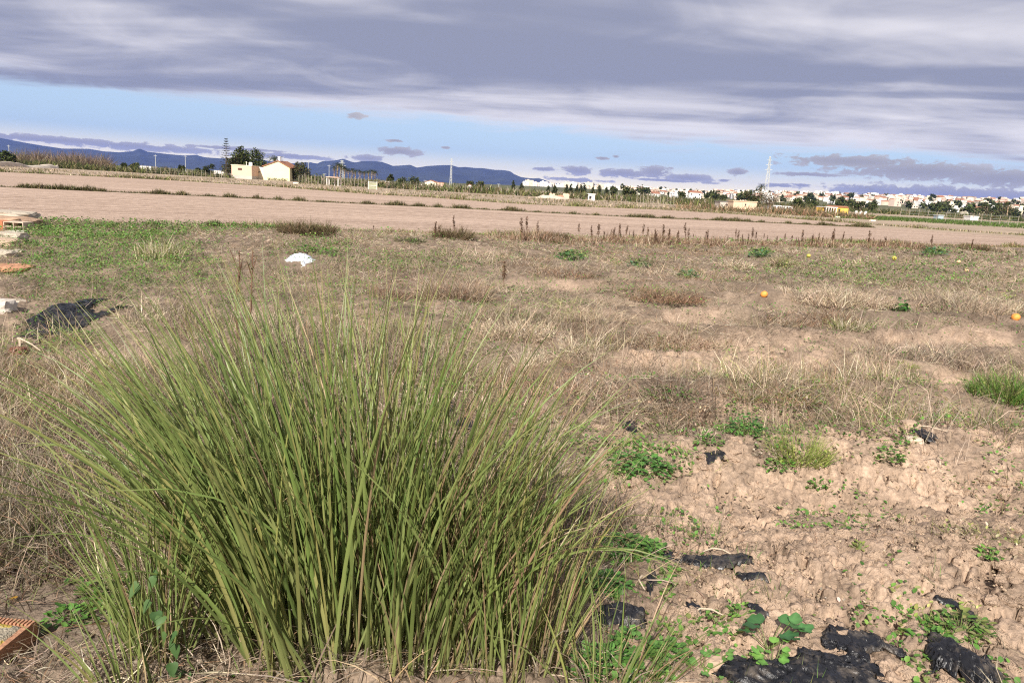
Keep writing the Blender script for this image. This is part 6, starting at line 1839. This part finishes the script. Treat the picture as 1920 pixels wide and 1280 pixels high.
scrub_band('verge_grass', 'thin dry grass on the verge beyond the field, centre', 720, 1500, 90, 140, 6000, 0.2, 0.55, TAN + DARKG + DARKG, 0.09, 'grass', 8, 0.55)
# green crop on the right
ct = line_pts([(1570, 402.5), (1920, 419.5), (2250, 436)], 80, 1570, 2250); cb = line_pts([(1570, 409), (1697, 415.5), (1920, 428.5), (2250, 448)], 80, 1570, 2250)
N = 11000; k = rng.integers(0, 80, N); f = rng.random(N)[:, None]; P = ct[k] * f + cb[k] * (1 - f) + rng.normal(0, 0.4, (N, 2))
g = blade_geo(np.stack([P[:, 0], P[:, 1], np.full(N, -0.03)], 1), U(0, 6.28, N), U(0.25, 0.6, N), U(0.4, 1.4, N), U(0.2, 1.2, N), U(0.06, 0.16, N), 2, rng.normal(0, 1, N))
v, q, t, c = join_blades(g, pick([(0.075, 0.12, 0.03), (0.10, 0.155, 0.04), (0.06, 0.09, 0.025)], N, 0.3))
obj('green_crop', np_mesh('green_crop', v, q, t, c, M_FAR), label='low green crop strip below the town on the right', cat='crop', kind='stuff')

# ---- the town on its low rise
WALLS = [M_WHITE, M_CREAM, paint('rose_wall', (0.66, 0.52, 0.42)), paint('sand_wall', (0.64, 0.54, 0.42)), paint('grey_white_wall', (0.66, 0.64, 0.61))]
win_me = MB().box((0, -0.04, 0), (1.1, 0.16, 1.3)).mesh('window', M_DARKW)
door_me = MB().box((0, -0.04, 1.0), (1.2, 0.16, 2.2)).mesh('door', M_DARKW)
HOUSE = []
def gable_roof(w, d, h, rise):
    return MB().add([(-w / 2 - .3, -.3, h), (w / 2 + .3, -.3, h), (w / 2 + .3, d + .3, h), (-w / 2 - .3, d + .3, h), (-w / 2 - .3, d / 2, h + rise), (w / 2 + .3, d / 2, h + rise)],
                    [(0, 1, 5, 4), (2, 3, 4, 5), (3, 0, 4), (1, 2, 5), (3, 2, 1, 0)])
for k, (w, d, h, kind) in enumerate([(9, 8, 5.6, 'flat'), (7, 8, 3.2, 'flat'), (10, 8, 5.4, 'tile'), (8, 8, 3.2, 'tile'), (14, 9, 6.0, 'terrace'), (7, 7, 6.2, 'step')]):
    wm_ = MB().box((0, d / 2, h / 2 - 1.5), (w, d, h + 3))
    if kind == 'flat': rf = MB().box((0, d / 2, h + 0.15), (w + 0.1, d + 0.1, 0.3)).box((w * 0.2, d * 0.6, h + 1.2), (w * 0.35, d * 0.4, 1.9))
    elif kind == 'tile': rf = gable_roof(w, d, h + 0.01, 1.7)
    elif kind == 'terrace': rf = MB().box((0, d / 2, h + 0.15), (w + 0.1, d + 0.1, 0.3)).box((-w * 0.3, d * 0.6, h + 1.1), (2.6, 3, 1.7)).box((w * 0.25, d * 0.6, h + 1.1), (2.6, 3, 1.7))
    else: rf = MB().box((0, d * 0.65, h + 0.85), (w * 0.9, d * 0.6, 1.7)).box((0, d / 2, h + 0.1), (w + 0.1, d + 0.1, 0.2))
    wins = [(fx * w, 0, fz * h) for fz in ((0.28, 0.74) if h > 4 else (0.55,)) for fx in ((-.32, 0.02, .34) if w < 12 else (-.4, -.15, .1, .36))]
    HOUSE.append((wm_, rf, kind, wins, w, h))
HM = {}
for k, (wm_, rf, kind, wins, w, h) in enumerate(HOUSE):
    for j, mw in enumerate(WALLS):
        HM[(k, j)] = (wm_.mesh('wall', mw), rf.mesh('roof', M_TILE if kind == 'tile' else mw))


def town_house(px, D, k, j, yaw, label, group, sc=1.0, nwin=3):
    x = at(px, D)[0]; y = D; z = float(hill_h(np.array([x]), np.array([y]))[0])
    r = thing('town_house', label, 'house', (x, y, z), yaw, group); r.scale = (sc, sc, sc)
    obj('wall', HM[(k, j)][0], r); obj('roof', HM[(k, j)][1], r)
    ws = HOUSE[k][3]
    for p in random.sample(ws, min(nwin, len(ws))):
        obj('window', win_me, r, loc=p)


TL = {0: 'white house in the dense town on the low rise', 1: 'cream house in the dense town on the low rise', 2: 'rose coloured house in the dense town on the low rise',
      3: 'sand coloured house in the dense town on the low rise', 4: 'greyish white house in the dense town on the low rise'}
TGp = {0: 'white town houses', 1: 'cream town houses', 2: 'rose town houses', 3: 'sand town houses', 4: 'greyish town houses'}
spots = []
tries = 0
while len(spots) < 285 and tries < 9000:
    tries += 1
    u = random.random()
    px = random.uniform(1380, 1960) if u < 0.74 else random.uniform(1195, 1390)
    lo = 560 if px > 1640 else 700
    D = random.uniform(lo, 1750) if random.random() < 0.65 else random.uniform(1000, 1750)
    x = at(px, D)[0]
    if all((x - a) ** 2 + (D - b) ** 2 > 13 ** 2 for a, b in spots):
        spots.append((x, D))
        # the brightest white quarter lies at the top of the rise
        wq = (1500 < px < 1690 and D > 1150)
        j = 0 if (wq and random.random() < 0.85) else random.choices(range(5), (3, 3, 3, 3, 2))[0]
        town_house(px, D, random.choices(range(6), (4, 3, 3, 3, 2, 3))[0], j, random.uniform(-.6, .45), TL[j], TGp[j], random.uniform(0.85, 1.2), 3)
# apartment blocks of the farther white quarter
bm = {}
for j, mw in enumerate(WALLS):
    bm[j] = [MB().box((0, 6, 4.5 + 1.5 * k), (16 + 4 * k, 12, 12 + 3 * k)).box((-3, 6, 11.5 + 3 * k), (5, 6, 2.6)).mesh('wall', mw) for k in range(3)]
band_me = MB().box((0, -0.04, 0), (1.6, 0.3, 1.7)).mesh('window', M_DARKW)
for n_ in range(46):
    px = 985 + 250 * (n_ + random.uniform(-.4, .4)) / 45
    D = random.uniform(1500, 1950); x = at(px, D)[0]; k = random.randrange(3); j = random.choices(range(5), (6, 2, 1, 1, 1))[0]
    r = thing('apartment_block', 'white apartment block in the far quarter behind the cypresses' if j == 0 else 'cream or greyish apartment block in the far quarter behind the cypresses', 'building', (x, D, float(hill_h(np.array([x]), np.array([D]))[0])), random.uniform(-.5, .3), 'white apartment blocks behind the cypresses' if j == 0 else 'tinted apartment blocks behind the cypresses')
    r.scale = (0.72, 0.72, 0.72); obj('wall', bm[j][k], r)
    for fz in range(3):
        for fx in (-5.5, -1.5, 2.5, 6):
            if random.random() < 0.7: obj('window', band_me, r, loc=(fx, 0, 1.6 + 3.1 * fz))
# trees between the houses
TT = []
for k in range(5):
    n = 150; w = 5.5; bl = [(random.uniform(-1.6, 1.6), random.uniform(-1.6, 1.6), random.uniform(2.2, 4.6), random.uniform(1.2, 2.0), 0.9) for _ in range(5)]
    p = crown_pts(n, bl)
    v, q, t, c = leaf_cards(p, U(0.9, 1.7, n), U(0, 6.28, n), U(-1, 1.2, n), pick(TD + TG, n, 0.3), 0.2, 0.8, U(-1.2, 1.2, n))
    TT.append((MB().path([(0, 0, -1), (0.1, 0, 1.5), (0, 0.1, 3.6)], [0.3, 0.22, 0.1], 6).mesh('trunk', M_BARK), np_mesh('crown', v, q, t, c, M_FAR)))
for n_ in range(200):
    px = random.uniform(1190, 1960); D = random.uniform(480, 1700); x = at(px, D)[0]; k = random.randrange(5)
    s = random.uniform(0.7, 1.5)
    r = thing('town_tree', 'small dark tree between the houses of the town', 'tree', (x, D, float(hill_h(np.array([x]), np.array([D]))[0])), random.uniform(0, 6.28), 'trees among the town houses'); r.scale = (s, s, s * random.uniform(.8, 1.3))
    obj('trunk', TT[k][0], r); obj('crown', TT[k][1], r)
# the many smaller houses that cannot be told apart
def far_quarter():
    n = 620; px = np.where(rng.random(n) < 0.78, U(1400, 1990, n), U(1190, 1400, n)); D = U(850, 1900, n)
    a = np.interp(px, np.linspace(1100, 2000, 90), [at(p, 1.0)[0] for p in np.linspace(1100, 2000, 90)])
    x = a * D; z = hill_h(x, D); w = U(5, 11, n); dp = U(5, 9, n); h = U(3.0, 6.2, n); yaw = U(-.6, .45, n)
    corner = np.array([(-.5, 0), (.5, 0), (.5, 1), (-.5, 1)])
    lx = corner[None, :, 0] * w[:, None]; ly = corner[None, :, 1] * dp[:, None]
    gx = x[:, None] + lx * np.cos(yaw)[:, None] - ly * np.sin(yaw)[:, None]; gy = D[:, None] + lx * np.sin(yaw)[:, None] + ly * np.cos(yaw)[:, None]
    bot = np.stack([gx, gy, np.repeat((z - 2)[:, None], 4, 1)], -1); top = np.stack([gx, gy, np.repeat((z + h)[:, None], 4, 1)], -1)
    rise = np.where(rng.random(n) < 0.45, U(1.0, 1.9, n), 0.05)
    r1 = (top[:, 0] + top[:, 3]) / 2 + np.stack([0 * x, 0 * x, rise], 1); r2 = (top[:, 1] + top[:, 2]) / 2 + np.stack([0 * x, 0 * x, rise], 1)
    V = np.concatenate([bot, top, top + np.array([0, 0, 0.02]), r1[:, None], r2[:, None]], 1)          # 14 per house
    q = np.array([(0, 1, 5, 4), (1, 2, 6, 5), (2, 3, 7, 6), (3, 0, 4, 7), (8, 9, 13, 12), (10, 11, 12, 13)]); t = np.array([(9, 10, 13), (11, 8, 12)])
    off = (np.arange(n) * 14)[:, None, None]
    wc = pick([(0.76, 0.73, 0.68), (0.72, 0.64, 0.52), (0.66, 0.54, 0.45), (0.60, 0.52, 0.42), (0.70, 0.60, 0.50)], n, 0.12)
    rc = np.where((rise > 0.5)[:, None], pick([(0.36, 0.19, 0.12), (0.45, 0.30, 0.22)], n, 0.2), wc)
    C = np.concatenate([np.repeat(wc[:, None], 8, 1), np.repeat(rc[:, None], 6, 1)], 1)
    obj('far_houses', np_mesh('far_houses', V.reshape(-1, 3), (q[None] + off).reshape(-1, 4), (t[None] + off).reshape(-1, 3), C.reshape(-1, 3), vcol_mat('far_walls', 0.9, 0.5, 0.12, 0.0)), label='crowd of small pale houses filling the far parts of the town', cat='houses', kind='stuff')


far_quarter()
